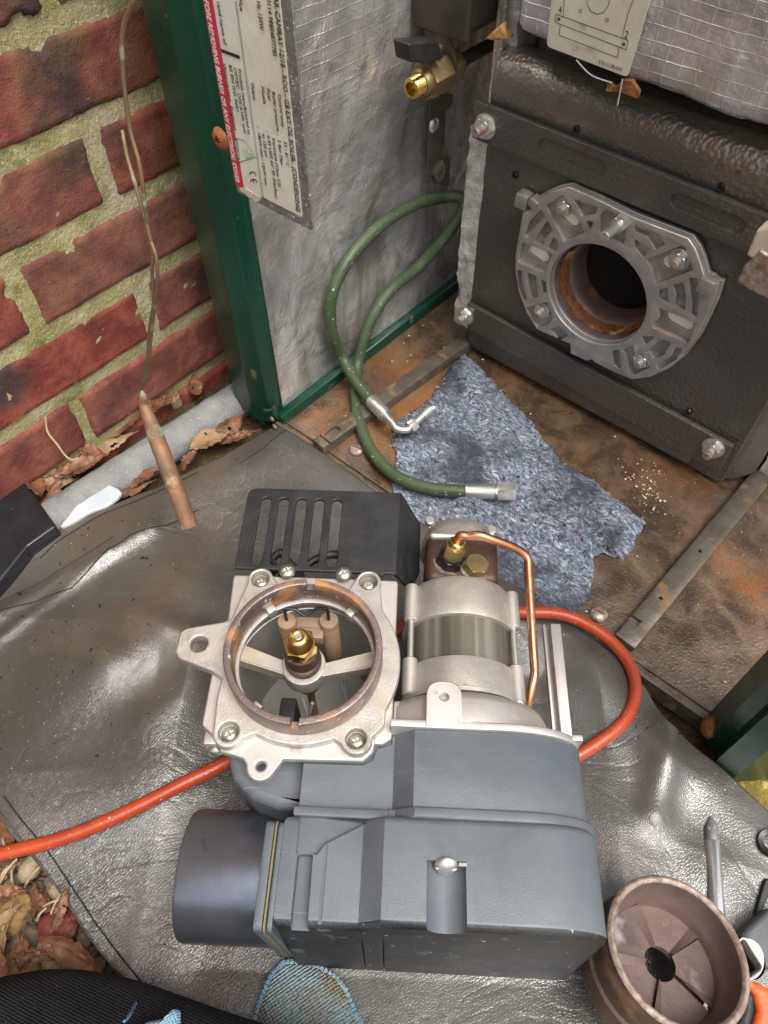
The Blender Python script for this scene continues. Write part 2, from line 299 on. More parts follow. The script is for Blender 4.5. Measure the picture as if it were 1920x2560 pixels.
def brick_mat():
    t = T('weathered_red_brick'); g = t.nd('NewGeometry'); rnd_ = g.outputs['Random Per Island']; f = t.noise(30, 7, .2); 
    c = t.ramp(f, [(.36, (.13, .03, .022)), (.5, (.21, .048, .03)), (.64, (.27, .08, .048))]); c = t.mix(t.ramp(rnd_, [(.2, 0.), (.9, .8)]), c, t.ramp(f, [(.4, (.14, .06, .048)), (.6, (.21, .10, .07))]))
    c = t.mix(t.ramp(t.noise(9, 3, vec=t.map((1, 1, 1), (1, 1, 0))), [(.52, 0.), (.62, .88)]), c, (.045, .035, .038))
    sx = t.nd('SeparateXYZ'); t.ln(t.co, sx.inputs[0]); up = t.ramp(t.math('MULTIPLY_ADD', sx.outputs[2], 2.2, -.35), [(.0, 0.), (.9, 1.)])
    mo = t.math('MULTIPLY', up, t.ramp(t.noise(18, 8, rough=.75), [(.46, 0.), (.62, .75)])); c = t.mix(mo, c, (.15, .115, .04))
    c = t.mix(t.ramp(t.noise(420, 2), [(.72, 0.), (.75, .6)]), c, (.45, .32, .24)); c = t.mix(t.ramp(t.noise(160, 6), [(.58, 0.), (.68, .5)]), c, (.08, .03, .02)); t.bump(t.noise(60, 7), .003, .8); t.bump(t.noise(500, 4), .0008); return t.done(c, .85, 0, spec=.2)
m_brick = brick_mat()
m_mortar = M('mossy_mortar', (.42, .37, .20), (.27, .25, .10), 22, .95, .95, bumps=[('n', 260, .0022), ('n', 900, .0008)], spots=[(14, .54, (.42, .36, .24), None, .15), (24, .58, (.13, .14, .03), None, .15), (500, .62, (.62, .58, .42), None), (420, .66, (.07, .06, .02), None)], spec=.1)
m_soil = M('soil', (.045, .03, .018), (.10, .07, .035), 60, .95, .95, bumps=[('n', 120, .006), ('n', 500, .002)], spots=[(90, .6, (.11, .1, .03), None, .1)], spec=.1)
m_moss = M('mossy_concrete', (.30, .22, .04), (.16, .12, .05), 60, .9, .95, bumps=[('n', 200, .003), ('n', 800, .001)], spots=[(90, .62, (.5, .42, .18), None, .1)], spec=.2)
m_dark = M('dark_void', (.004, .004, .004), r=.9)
m_duct = M('brown_black_steel', (.095, .075, .06), (.05, .042, .036), 15, .45, .6, .3, bumps=[('n', 300, .0003)])
m_brown = M('oily_brown_casting', (.10, .05, .03), (.05, .028, .018), 60, .4, .55, .4, bumps=[('n', 500, .0004)], spots=[(500, .68, (.35, .22, .13), .5)])
m_ring = M('heat_stained_ring', (.30, .26, .24), (.30, .19, .11), 30, .3, .45, .75, bumps=[('n', 500, .0004)], spots=[(28, .56, (.42, .17, .04), .5, .12), (45, .6, (.10, .075, .065), .45, .12), (260, .64, (.6, .52, .45), .5)])
m_rustcup = M('heat_scaled_steel', (.17, .115, .09), (.09, .06, .05), 25, .4, .58, .45, bumps=[('n', 400, .0003)], spots=[(25, .56, (.24, .13, .065), .7, .12), (45, .58, (.06, .045, .04), .5, .12), (260, .74, (.34, .29, .26), .7, .1)])
m_cupin = M('purple_scaled_steel', (.185, .125, .108), (.10, .072, .068), 30, .45, .6, .3, bumps=[('n', 400, .0003)], spots=[(26, .57, (.32, .28, .27), .7, .12), (34, .62, (.07, .045, .045), .5, .12), (260, .72, (.36, .30, .27), .7, .1)])
m_rim = M('scaled_rim', (.38, .30, .25), (.19, .12, .09), 200, .5, .6, .4, bumps=[('n', 600, .0004)])
m_tubein = M('burnt_tube', (.15, .09, .075), (.22, .17, .155), 25, .42, .6, .5, bumps=[('n', 400, .0004)], spots=[(60, .62, (.22, .08, .03), .8, .1)])
m_rust = M('flaky_rust', (.24, .10, .035), (.13, .05, .02), 90, .8, .9, bumps=[('n', 250, .002)], spots=[(50, .60, (.42, .27, .09), None, .1), (70, .66, (.03, .02, .015), None, .1)], spec=.2)
m_plate = M('nameplate_steel', (.33, .34, .35), (.2, .2, .21), 90, .4, .6, .6, bumps=[('n', 700, .0003)], spots=[(500, .62, (.65, .65, .62), .6)])
m_label = M('yellowed_label', (.76, .75, .68), (.68, .64, .5), 12, .35, .45, bumps=[('n', 30, .0015)], spots=[(16, .66, (.55, .45, .22), None, .15)])
m_stick = M('old_sticker', (.56, .52, .42), (.48, .43, .33), 30, .35, .5, bumps=[('n', 50, .0008)], spots=[(60, .66, (.3, .26, .2), None, .1)])
m_red = M('red_print', (.62, .03, .06), (.55, .025, .05), 20, .4); m_ink = M('black_print', (.02, .02, .022), r=.5); m_white = M('white_print', (.75, .72, .7), r=.5); m_gink = M('green_print', (.04, .35, .1), r=.5)
m_wplas = M('white_plastic', (.58, .62, .64), (.46, .50, .53), 30, .25, .4, spots=[(300, .72, (.3, .3, .25), None)])
m_foam = M('grey_foam', (.26, .26, .25), (.19, .19, .185), 40, .9, .9, bumps=[('n', 500, .0012), ('n', 60, .002)], spots=[(400, .62, (.36, .36, .35), None)], spec=.2)
m_bin = M('black_tub', (.012, .012, .014), (.02, .02, .022), 30, .25, .4, spots=[(200, .74, (.3, .3, .28), .8)])
def knit_mat(name, c, c2, s_, d, ax=0):
    t = T(name); n = t.nd('TexWave', wave_type='BANDS', bands_direction='X'); t.ln(t.map((1, 1, 1), (0, 0, ax)), n.inputs[0]); n.inputs['Scale'].default_value = s_; n.inputs['Distortion'].default_value = 1.5; n.inputs['Detail'].default_value = 1; n.inputs['Detail Scale'].default_value = 2
    n2 = t.nd('TexWave', wave_type='BANDS', bands_direction='X'); t.ln(t.map((1, 1, 1), (0, 0, ax + 1.57)), n2.inputs[0]); n2.inputs['Scale'].default_value = s_ * .8; n2.inputs['Distortion'].default_value = 2
    h = t.math('ADD', n.outputs['Fac'], t.math('MULTIPLY', n2.outputs['Fac'], .5)); t.bump(h, d); t.bump(t.noise(300, 4), d)
    col = t.mix(t.ramp(t.noise(30, 5), [(.4, 0.), (.65, 1.)]), c, c2); col = t.mix(t.ramp(t.noise(350, 2), [(.74, 0.), (.77, 1.)]), col, (.4, .4, .38)); return t.done(col, .92, 0, spec=.15)
m_knit = knit_mat('black_ribbed_fabric', (.013, .013, .015), (.022, .022, .024), 220, .0008, 1.2)
m_cloth = knit_mat('dirty_blue_knit', (.24, .31, .33), (.21, .18, .11), 150, .0012, .3)
m_cloth2 = knit_mat('blue_hem', (.20, .36, .50), (.30, .40, .44), 260, .0006, .3)
m_ceram = M('stained_porcelain', (.30, .185, .11), (.19, .13, .085), 50, .4, .6, spots=[(45, .6, (.3, .19, .12), None, .2)])
m_wire = M('grey_wire', (.35, .35, .34), r=.5); m_dsteel = M('dark_steel', (.06, .06, .06), (.035, .035, .035), 60, .3, .45, .8)
m_chrome = M('satin_chrome', (.8, .8, .8), (.66, .66, .66), 60, .26, .36, .9, bumps=[('n', 500, .00005)])
m_stator = None
def stator_mat():
    t = T('laminated_steel'); wv = t.nd('TexWave', wave_type='BANDS', bands_direction='Y'); t.ln(t.co, wv.inputs[0]); wv.inputs['Scale'].default_value = 420; wv.inputs['Distortion'].default_value = .4
    col = t.ramp(t.noise(45, 2, vec=t.map((2, .05, .6))), [(.4, (.13, .12, .09)), (.52, (.24, .225, .18)), (.62, (.36, .34, .29))]); t.bump(wv.outputs['Fac'], .00025); return t.done(col, .42, .7)
m_stator = stator_mat()
m_pale = M('pale_gasket', (.62, .56, .42), (.5, .43, .3), 90, .7)
m_leaf = M('dry_beech_leaf', (.24, .105, .048), (.11, .045, .022), 60, .35, .6, bumps=[('n', 200, .001)], spots=[(70, .62, (.08, .04, .02), None, .1)])
m_leaf2 = M('pale_dry_leaf', (.32, .205, .10), (.2, .12, .058), 50, .55, .7, bumps=[('n', 200, .001)], spots=[(70, .64, (.12, .07, .03), None, .1)])
m_straw = M('straw', (.42, .33, .2), (.3, .22, .12), 60, .8)
STONE = [M('ochre_flint', (.33, .195, .06), (.19, .11, .04), 50, .6, .8, bumps=[('n', 250, .002)], spots=[(60, .6, (.06, .05, .04), None, .08)]),
         M('red_brick_rubble', (.24, .05, .035), (.13, .035, .025), 60, .6, .8, bumps=[('n', 250, .002)], spots=[(60, .62, (.3, .2, .08), None, .1)]),
         M('brown_pebble', (.16, .11, .08), (.09, .06, .04), 60, .6, .8, bumps=[('n', 250, .002)]),
         M('buff_pebble', (.4, .33, .2), (.25, .2, .12), 60, .7, .8, bumps=[('n', 250, .002)], spots=[(90, .62, (.08, .06, .04), None, .08)])]
# ================================================================== GROUND
def grid(x0, x1, y0, y1, n, zf, m=None):
    m = m or n; vs = []; fs = []
    for j in range(m + 1):
        for i in range(n + 1):
            x = x0 + (x1 - x0) * i / n; y = y0 + (y1 - y0) * j / m; vs.append((x, y, zf(x, y)))
    for j in range(m):
        for i in range(n): a = j * (n + 1) + i; fs.append((a, a + 1, a + n + 2, a + n + 1))
    return pyd(vs, fs)
o = put('ground', grid(-60, 60, -60, 60, 6, lambda x, y: -.06), m_soil); tag(o, kind='structure')
GZ = -.022
def gz(x, y): return GZ + .006 * nz((x, y, 0), 18) + .004 * nz((x, y, 0), 60, 1)
o = put('soil_bed', grid(-.72, .1, -.45, .62, 160, lambda x, y: gz(x, y), 200), m_soil, smooth=0); tag(o, kind='structure')
o = put('pavement', grid(.085, 1.6, -.6, 1.6, 90, lambda x, y: -.016 + .003 * nz((x, y, 0), 30) + .002 * nz((x, y, 0), 90), 120), m_moss, smooth=0); tag(o, kind='structure')
# ================================================================== BRICK WALL
WX = -.60
def brick_mesh():
    bm = bmesh.new(); zs = [-.137, -.067, .01 - .0045, .084, .161, .239, .316, .392, .468, .544, .62, .70]
    for r in range(len(zs) - 1):
        off = .31 if r % 2 == 1 else .198
        if r % 2 == 0: off = .198
        z0, z1 = zs[r] + .0065, zs[r + 1] - .0065
        for k in range(-5, 5):
            y0 = off + k * .225 + .006; y1 = y0 + .213
            nu, nv = 44, 15; ring = {}; sd_ = r * 13 + k
            dx = random.uniform(-.0015, .0015)
            for j in range(nv + 1):
                for i in range(nu + 1):
                    u = i / nu; v = j / nv; y = y0 + (y1 - y0) * u; z = z0 + (z1 - z0) * v
                    eu = min(u, 1 - u) * (y1 - y0); evv = min(v, 1 - v) * (z1 - z0); e = min(eu, evv)
                    jag = 0.0018 * nz((y, z, sd_), 30) + .0012 * nz((y, z, sd_), 130)
                    yy = y + (jag if eu < .012 else 0) * (1 - eu / .012 if eu < .012 else 0); zz = z + (jag * (1 - evv / .012) if evv < .012 else 0)
                    dep = WX + dx + .0012 * nz((y, z, sd_), 20) + .0004 * nz((y, z, sd_), 180) - (.004 * max(0, 1 - e / .004) ** 2) - .006 * max(0, min(1, (nz((y, z, 3), 30) - .36 - e * 14) * 8))
                    ring[i, j] = bm.verts.new((dep, yy, zz))
            for j in range(nv):
                for i in range(nu): bm.faces.new((ring[i, j], ring[i + 1, j], ring[i + 1, j + 1], ring[i, j + 1]))
            back = [bm.verts.new((WX - .03, ring[a].co.y, ring[a].co.z)) for a in ((0, 0), (nu, 0), (nu, nv), (0, nv))]
            sides = [[ring[i, 0] for i in range(nu + 1)], [ring[nu, j] for j in range(nv + 1)], [ring[i, nv] for i in range(nu, -1, -1)], [ring[0, j] for j in range(nv, -1, -1)]]
            for q, s in enumerate(sides): bm.faces.new(s[::-1] + [back[q], back[(q + 1) % 4]])
    bmesh.ops.recalc_face_normals(bm, faces=bm.faces); me = bpy.data.meshes.new('m'); bm.to_mesh(me); bm.free(); return me
wall = thing('brick_wall', (WX, 0, -.06), 'old red brick wall with mossy yellow mortar beside the green boiler cabinet', 'wall')
put('bricks', brick_mesh(), m_brick, wall, smooth=50)
def mor(a, b):
    vs = []; fs = []; n, m = 330, 200
    for j in range(m + 1):
        for i in range(n + 1):
            y = -.95 + 2.3 * i / n; z = -.14 + .84 * j / m
            vs.append((WX - .0024 - .0035 * max(0, min(1, (.12 - z) * 12)) + .0012 * nz((y, z, 0), 60) + .0012 * nz((y, z, 0), 170), y, z))
    for j in range(m):
        for i in range(n): a = j * (n + 1) + i; fs.append((a, a + 1, a + n + 2, a + n + 1))
    return pyd(vs, fs)
put('mortar', mor(0, 0), m_mortar, wall, smooth=0)
put('wall_core', box(ID, WX - .2, WX - .012, -2.5, 3, -.14, 2.4, 0), m_brick, wall)
# ================================================================== BOILER CABINET
cab = thing('boiler_cabinet', (-.2, .36, 0), 'green painted boiler cabinet with foil lined side panel and rusty base tray', 'cabinet')
PX = -.482
def panel():
    vs = []; fs = []; n, m = 150, 130
    for j in range(m + 1):
        for i in range(n + 1):
            y = .371 + .60 * i / n; z = .004 + .73 * j / m
            d = .004 * nz((y, z, 0), 9) + .0022 * nz((y, z * .4, 2), 30) + .0012 * nz((y, z, 5), 70)
            if z < .03: d *= z / .03
            vs.append((PX + d, y, z))
    for j in range(m):
        for i in range(n): a = j * (n + 1) + i; fs.append((a, a + 1, a + n + 2, a + n + 1))
    return pyd(vs, fs)
put('foil_panel', panel(), m_foil, cab, smooth=0)
put('side_sheet', box(ID, -.505, -.494, .35, .98, -.01, .74, .001), m_green, cab)
put('bottom_rail', plate(frame((-.482, .36, .0), (0, 1, 0), n=(1, 0, 0)), [(0, -.004), (.60, -.004), (.60, .014), (0, .014)], t=.012, bev=.0025), m_green, cab)
post_prof = rnd([(-.552, .40), (-.552, .362), (-.536, .346), (-.502, .343), (-.484, .352), (-.478, .362), (-.478, .37), (-.50, .37), (-.50, .40)], .006, 4)
put('corner_post', plate(frame((0, 0, .002), (1, 0, 0), n=(0, 0, 1)), post_prof, t=.75, bev=.0006), m_green, cab, smooth=40)
# right post: an L section standing at the front right corner
rp = [oz('R4', x, y, .0) for x, y in ((640, 1040), (610, 1290), (715, 1385), (655, 1525), (830, 1670), (960, 1560))]
R0 = [(p.x, p.y) for p in rp]
right_prof = [R0[0], R0[1], R0[2], R0[3], R0[4], (R0[4][0] + .03, R0[4][1] + .03), (R0[4][0] + .03, R0[0][1] + .02), (R0[0][0] + .012, R0[0][1] + .02)]
put('corner_post', plate(frame((0, 0, -.004), (1, 0, 0), n=(0, 0, 1)), right_prof, t=.75, bev=.0006), m_green, cab, smooth=40)
# tray
TY = .357
def tray():
    return grid(-.478, .10, TY, 1.05, 120, lambda x, y: .0 + .0012 * nz((x, y, 0), 8) + .0006 * nz((x, y, 0), 60), 140)
put('base_tray', tray(), m_tray, cab, smooth=0)
put('tray_lip', join(box(ID, -.478, .075, TY - .004, TY + .0005, -.018, .004, .0006), box(ID, -.478, .06, TY + .006, TY + .0075, 0, .0028, .0003)), m_rail, cab)
def rail(p0, p1, wd, h, cuts):
    p0 = Vector(p0); p1 = Vector(p1); L = (p1 - p0).length; fr = frame(p0, p1 - p0, n=(0, 0, 1))
    me = box(fr, 0, L, -wd / 2, wd / 2, .0008, h, .0015)
    return boolean(me, [plate(fr, c, t=.04, z0=h - .004) for c in cuts]) if cuts else me
a0 = oz('K5', 655, 545, .012); a1 = oz('G6', 1330, 850, .012)
put('slotted_rail', rail((a0.x, a0.y, 0), (a1.x + .02, a1.y + .06, 0), .018, .014, [slot(.017, .001, .028, .001, .005), [(.009, -.02), (.011, -.02), (.011, .02), (.009, .02)]]), m_rail, cab, smooth=30)
b0 = oz('G8', 935, 1425, .008); b1 = oz('G8', 1560, 590, .008)
put('slotted_rail', rail((b0.x, b0.y, 0), (b1.x + .012, b1.y + .05, 0), .021, .009, [circ(.061, 0, .0022, 12), circ(.134, 0, .0022, 12), [(.021, 0), (.028, 0), (.028, .02), (.021, .02)]]), m_rail, cab, smooth=30)
def screw(fr, r, mat, parent, name='screw', kind='slot'):
    dome = lathe(fr, [(0, r * .55), (r * .5, r * .48), (r * .85, r * .3), (r, r * .08), (r, 0), (0, 0)], 24)
    if kind == 'slot': me = boolean(dome, [box(fr, -r * 1.2, r * 1.2, -r * .13, r * .13, r * .25, r, 0)])
    elif kind == 'torx': me = boolean(dome, [plate(fr, [((r * (.5 if k % 2 else .28)) * math.cos(k * math.pi / 6), (r * (.5 if k % 2 else .28)) * math.sin(k * math.pi / 6)) for k in range(12)], t=r, z0=r * .15), box(fr, -r * 1.2, r * 1.2, -r * .09, r * .09, r * .38, r, 0)])
    else: me = dome
    return put(name, me, mat, parent, smooth=35)
UP = Vector((0, 0, 1)); m_orust = M('rusted_screw', (.36, .12, .03), (.2, .06, .02), 200, .7, .8, bumps=[('n', 500, .0006)])
for c, x, y, mt in (('K5', 1130, 600, m_zincr), ('G8', 805, 1285, m_zincr)): 
    p = oz(c, x, y, .002); screw(frame((p.x, p.y, .001), (math.cos(.2), math.sin(.2), 0), n=UP), .0085, mt, cab)
for c, x, y in (('K5', 450, 90), ('G6', 295, 1350), ('G6', 495, 1195)):
    p = oz(c, x, y, .001); screw(axf((p.x, p.y, .001), UP), .003, m_zinc, cab, 'rivet', 'plain')
for c, x, y, Y in (('G1', 1430, 900, .345), ):
    p = oy(c, x, y, Y); screw(frame(p + Vector((0, .0005, 0)), (1, 0, 0), n=(0, -1, 0)), .0088, m_orust, cab, 'screw', 'torx')
p = oz('R4', 640, 1175, .01); screw(frame(p, (0, 1, 0), n=(-1, -.6, .5)), .0095, m_rust, cab, 'screw', 'plain')
for dz_, nn_ in ((0, 1), (.012, 2)):
    p = oy('G6', 105 + dz_ * 1500, 1420 + dz_ * 4000, .343); screw(axf(p, (0, -1, 0)), .0035, m_zincr, cab, 'rivet', 'plain')
# nameplate, in the front plane, hung off the left post
NY = .3405
npf = frame((0, NY, 0), (1, 0, 0), n=(0, -1, 0))
plr = oy('D', 672, 485, NY); pll = oy('D', 525, 400, NY); XR, XL, ZB = -.3690, -.4530, .2985
nmp = put('nameplate', plate(npf, rnd([(XL, ZB), (XR, ZB), (XR, .72), (XL, .72)], [0, .005, 0, 0]), t=.0016, bev=.0004), m_plate, cab, smooth=40)
lw0, lw1, lz = XL + .0006, XR - .0095, .3065
put('label_paper', plate(npf, rnd([(lw0 + .009, lz + .001), (lw0 + .012, lz), (lw1, lz), (lw1, .72), (lw0 + .009, .72)], [.001, .003, .003, 0, 0]), t=.0003, z0=.0017), m_label, nmp)
put('warning_stripe', plate(npf, [(lw0, lz - .001), (lw0 + .0095, lz - .001), (lw0 + .0105, .72), (lw0, .72)], t=.0003, z0=.0021), m_red, nmp)
# writing runs downwards: its baseline direction is -z, letter tops to +x
def wr(s, x, zt, size, sx=1.0, mat_=None, shear=0, off=0):
    fr = Matrix.Translation((x, NY - .0026, zt)) @ Matrix(((0, 1, 0), (0, 0, -1), (-1, 0, 0))).to_4x4()
    # columns: u=(0,0,-1) baseline, v=(1,0,0) up, n=(0,-1,0)
    return text(fr, s, size, .00008, sx, shear=shear, off=off)
def zz(c, x, y): return oy(c, x, y, NY)
red_t = []
pt = zz('G2', 70, 5); pe = zz('G2', 250, 1165)
def fitline(s, c, p0, p1, size, shear=0, off=0, lift=0):
    a = zz(c, *p0); b = zz(c, *p1); me = wr(s, 0, 0, size, 1, shear=shear, off=off)
    Lz = -min(v.co.z for v in me.vertices); k = (a.z - b.z) / Lz
    for v in me.vertices: v.co.x += (a.x + b.x) / 2 - size * .35 + lift; v.co.z = v.co.z * k + a.z
    return me
LN = [("TAR CAMRAY 12/18 - ROO - GB EXT OIL BOILER   (CONDENSING)", (525, -60), (640, 1355), .0062), ("Control temp", (535, 600), (555, 815), .0042), (":  55 - 81° C", (570, 880), (582, 1065), .0042), ("Boiler pressure", (497, 585), (522, 840), .0042), (":  3 Bar Max", (530, 865), (545, 1060), .0042),
      ("Fuel", (462, 565), (468, 640), .0042), (":  Kerosene (Class C2)", (492, 855), (530, 1200), .0042), ("Nozzle", (428, 555), (434, 665), .0042), (":  0.45 USG 60° ES (Danfoss)", (462, 840), (508, 1275), .0042), ("at 120 psi", (432, 860), (445, 1005), .0042), ("Output", (360, 528), (370, 640), .0045), (":", (395, 810), (396, 820), .004), ("18kW max / 12kW min", (405, 850), (440, 1185), .0042),
      ("Product manufactured to", (280, 440), (330, 860), .0042), ("OFTEC  OFS A100  and", (250, 430), (303, 850), .0042), ("BS EN ISO 9001", (218, 412), (258, 710), .0042), ("Worcester, England", (180, 402), (240, 830), .0042), ("rand name of", (145, 5), (175, 280), .0045), ("Flue", (280, -15), (290, 65), .0045), ("Hz. 150W", (405, 0), (415, 185), .0052), ("0114 98804877785", (480, -10), (490, 350), .0052)]
put('lettering', join(*[fitline(s, 'G2', a, b, z) for s, a, b, z in LN]), m_ink, nmp)
put('lettering', fitline("FORE REMOVING BURNER OR ANY ELECTRICAL COVER", 'G2', (75, -5), (246, 1165), .0062, .25, .00012), m_white, nmp)
def inkline(pts, w_, mat_=m_ink, nm='rule'):
    ms = []
    for (a, b) in pts:
        A_ = zz('G2', *a); B_ = zz('G2', *b); d = (B_ - A_).normalized(); s = d.cross(Vector((0, 1, 0))) * w_ / 2; q = Vector((0, -.0024, 0))
        ms.append(pyd([A_ + s + q, A_ - s + q, B_ - s + q, B_ + s + q], [(0, 1, 2, 3)]))
    return put(nm, join(*ms), mat_, nmp)
inkline([((245, 0), (418, 1270)), ((253, 0), (426, 1275))], .0003); inkline([((505, -20), (640, 1360)), ((640, 1360), (660, 1355)), ((612, 1000), (618, 1050))], .0003)
inkline([((155, 320), (275, 365))], .0022)
# green diamond mark: a frame, an inner V mark and lettering; CE
inkline([((240, 885), (262, 1045)), ((262, 1045), (375, 1012)), ((375, 1012), (305, 905)), ((305, 905), (240, 885))], .0006, m_gink, 'emblem')
inkline([((246, 885), (268, 1045))], .0035, m_gink, 'emblem')
inkline([((290, 960), (315, 1020)), ((315, 1020), (360, 1000)), ((303, 958), (325, 1008)), ((315, 955), (332, 992)), ((332, 992), (350, 990))], .0005, m_gink, 'emblem')
put('lettering', fitline("OFCERT", 'G2', (252, 905), (268, 1040), .0034), m_white, nmp)
def arcink(cx, cy, r, a0, a1, w_=.0009):
    p = [(cx + r * math.cos(a0 + (a1 - a0) * k / 12), cy + r * .95 * math.sin(a0 + (a1 - a0) * k / 12)) for k in range(13)]
    return [(p[i], p[i + 1]) for i in range(12)]
inkline(arcink(355, 1128, 22, math.pi + .3, 2 * math.pi - .1 + .2) + arcink(362, 1175, 22, math.pi + .3, 2 * math.pi + .1) + [((362, 1155), (362, 1175))], .0009, m_ink, 'mark')
# torn paper by the label's lower corner
pp_ = [zz('G2', x, y) for x, y in ((268, 1205), (300, 1208), (410, 1270), (400, 1295), (372, 1300), (350, 1275), (330, 1270), (300, 1240), (280, 1235))]
put('torn_paper', plate(npf, [(p.x, p.z) for p in pp_], t=.0008, z0=.0018), m_pale, nmp)
# ================================================================== BOILER
FY = .60; ff = frame((0, FY, 0), (1, 0, 0), n=(0, -1, 0))   # u=x, v=z, n toward the viewer
boi = thing('boiler', (-.23, .7, 0), 'black hammered enamel boiler with round burner opening, clamp bars and foil jacket', 'boiler')
XA = -.395; XB = -.055
hc = [oy('G7', *p, FY - .008) for p in ((340, 790), (930, 790), (635, 490), (635, 1090))]
HX = (hc[0].x + hc[1].x) / 2; HZ = (hc[2].z + hc[3].z) / 2; HR = .0505
# recompute the centre from the rim midpoints
HX, HZ, HR = -.2408, .1600, .0522
front = plate(ff, rnd([(XA, .004), (XB, .004), (XB, .29), (XA, .29)], .008), [circ(HX, HZ, HR + .002, 48)], t=.006, bev=.002, z0=-.006)
prof = [(FY, .288), (FY - .001, .302), (FY - .001, .314), (FY + .003, .324), (FY + .011, .3315), (FY + .022, .334), (FY + .05, .326)]
def topbulge():
    ps = cat([(y, z) for y, z in prof], 5); vs = []; fs = []; n = 60
    for i in range(n + 1):
        x = XA + (.10 - XA) * i / n
        for (y, z) in ps: vs.append((x, y, z))
    L = len(ps)
    for i in range(n):
        for j in range(L - 1): a = i * L + j; fs.append((a, a + L, a + L + 1, a + 1))
    return pyd(vs, fs)
def tank_body():
    ps = rnd([(XA, FY + .3), (XA, FY + .002), (XB + .004, FY + .002), (XB + .02, FY + .03), (XB + .02, FY + .3)], [0, .008, .02, .02, 0], 6)
    return plate(frame((0, 0, 0), (1, 0, 0), n=(0, 0, 1)), ps, t=.29, z0=.012)
tb = boolean(tank_body(), [cyl(frame((HX, FY - .05, HZ), (1, 0, 0), n=(0, 1, 0)), HR + .002, 0, .19, 48, 0)])
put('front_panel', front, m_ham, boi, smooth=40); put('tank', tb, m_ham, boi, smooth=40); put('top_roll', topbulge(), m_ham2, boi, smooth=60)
put('upper_shell', box(ID, XA + .01, .12, FY + .05, FY + .3, .29, .5, .004), m_ham, boi)
# clamp bars
def barp(c, ps, Y): return [(p.x, p.z) for p in [oy(c, x, y, Y) for x, y in ps]]
u0 = oy('D', 1032, 219, FY - .009); u1 = oy('D', 1659, 471, FY - .009); w0 = oy('D', 1060, 315, FY - .009)
zt_, zb_ = (u0.z + u1.z) / 2, (u0.z + u1.z) / 2 - (u0.z - w0.z)
bar = plate(ff, [(u0.x - .003, u0.z - .0), (.12, u1.z + (u1.z - u0.z) * .3), (.12, u1.z - (u0.z - w0.z)), (u0.x - .003, w0.z)], t=.006, bev=.0014, z0=.003)
lx = [oy('G4', x, y, FY - .01) for x, y in ((470, 780), (760, 895), (1180, 1075), (1490, 1200))]
bar = boolean(bar, [plate(ff, slot(lx[k].x, lx[k].z, lx[k + 1].x, lx[k + 1].z, .0072), t=.004, z0=.0068) for k in (0, 2)])
put('clamp_bar', bar, m_ham, boi, smooth=35)
l0 = oy('D', 1010, 655, FY - .009); l1 = oy('G8', 1480, 440, FY - .009); l2 = oy('G8', 1400, 550, FY - .009); l3 = oy('D', 1030, 735, FY - .009)
put('clamp_bar', plate(ff, [(l0.x, l0.z), (l1.x, l1.z), (l1.x, l1.z - .034), (l1.x - .012, l1.z - .040), (l0.x + .008, l0.z - .036), (l0.x, l0.z - .030)], t=.006, bev=.001, z0=.003), m_ham, boi, smooth=35)
put('lower_flange', box(ff, XA + .006, l1.x - .03, l0.z - .062, l0.z - .03, -.01, .006, .004), m_ham, boi, smooth=35)
def nutbolt(c, x, y, Y, r, parent, bolt=.012, n_=(0, -1, 0), mt=m_zinc, name='nut'):
    p = oy(c, x, y, Y - r * .9); p.y = Y; fr = axf(p, n_); 
    nt = put(name, join(hexa(fr, r, .0016, r * .9, rot=random.random()), lathe(fr, [(0, 0), (r * 1.25, 0), (r * 1.25, .0016), (0, .0016)], 28)), mt, parent, smooth=30)
    put('bolt_end', cyl(fr, r * .5, 0, r * .9 + bolt, 20, .0006), m_zincr, nt, smooth=40); return nt
for c, x, y, b in (('G3', 930, 1490, .009), ('G6', 1330, 770, .006), ('G8', 1365, 465, .008)): nutbolt(c, x, y, FY - .009, .0092, boi, b)
for c, x, y in (('G4', 642, 685), ('G4', 1410, 992), ('G4', 315, 930), ('G7', 1560, 740), ('G8', 1258, 262), ('G8', 935, 345), ('G8', 420, 62), ('R3', 60, 1460)):
    p = oy(c, x, y, FY - (.001 if c != 'G4' or y > 900 else .001)); fr = axf(p, (0, -1, 0)); put('rivet', lathe(fr, [(0, .0006), (.0012, .0004), (.0014, .002), (.0026, .0022), (.0034, .0008), (.0034, 0)], 20), m_dsteel, boi, smooth=60)
# burnt tube inside the opening
hf = frame((HX, FY, HZ), (1, 0, 0), n=(0, 1, 0))
put('opening_sleeve', lathe(hf, [(HR, -.004), (HR - .001, .012), (HR - .001, .016), (HR - .003, .0165)], 56), m_tubein, boi, smooth=40)
sl_ = []
def rustring():
    vs = []; fs = []; n = 90; L = 7
    for k in range(n):
        t = 2 * math.pi * k / n
        for j in range(L):
            r = HR - .0012 - .0035 * (j / (L - 1)) + .0012 * nz((math.cos(t) * 2, math.sin(t) * 2, j), 4); z = .004 + .013 * j / (L - 1) + .003 * nz((math.cos(t) * 3, math.sin(t) * 3, j * .4), 3, 2); vs.append(hf @ Vector((r * math.cos(t), r * math.sin(t), z)))
    for k in range(n):
        a_ = 360 * k / n + 25 * nz((k * .1, 0, 0), 1)
        if not (10 < a_ < 205): continue
        for j in range(L - 1): a = k * L + j; b = ((k + 1) % n) * L + j; fs.append((a, b, b + 1, a + 1))
    return pyd(vs, fs)
put('rust_ring', rustring(), m_rust, boi, smooth=0)
put('combustion_tube', lathe(hf, [(HR - .001, .0165), (HR - .0035, .0155), (HR - .005, .0165), (HR - .0075, .026), (HR - .0098, .0405), (HR - .001, .041)], 56), m_tubein, boi, smooth=50)
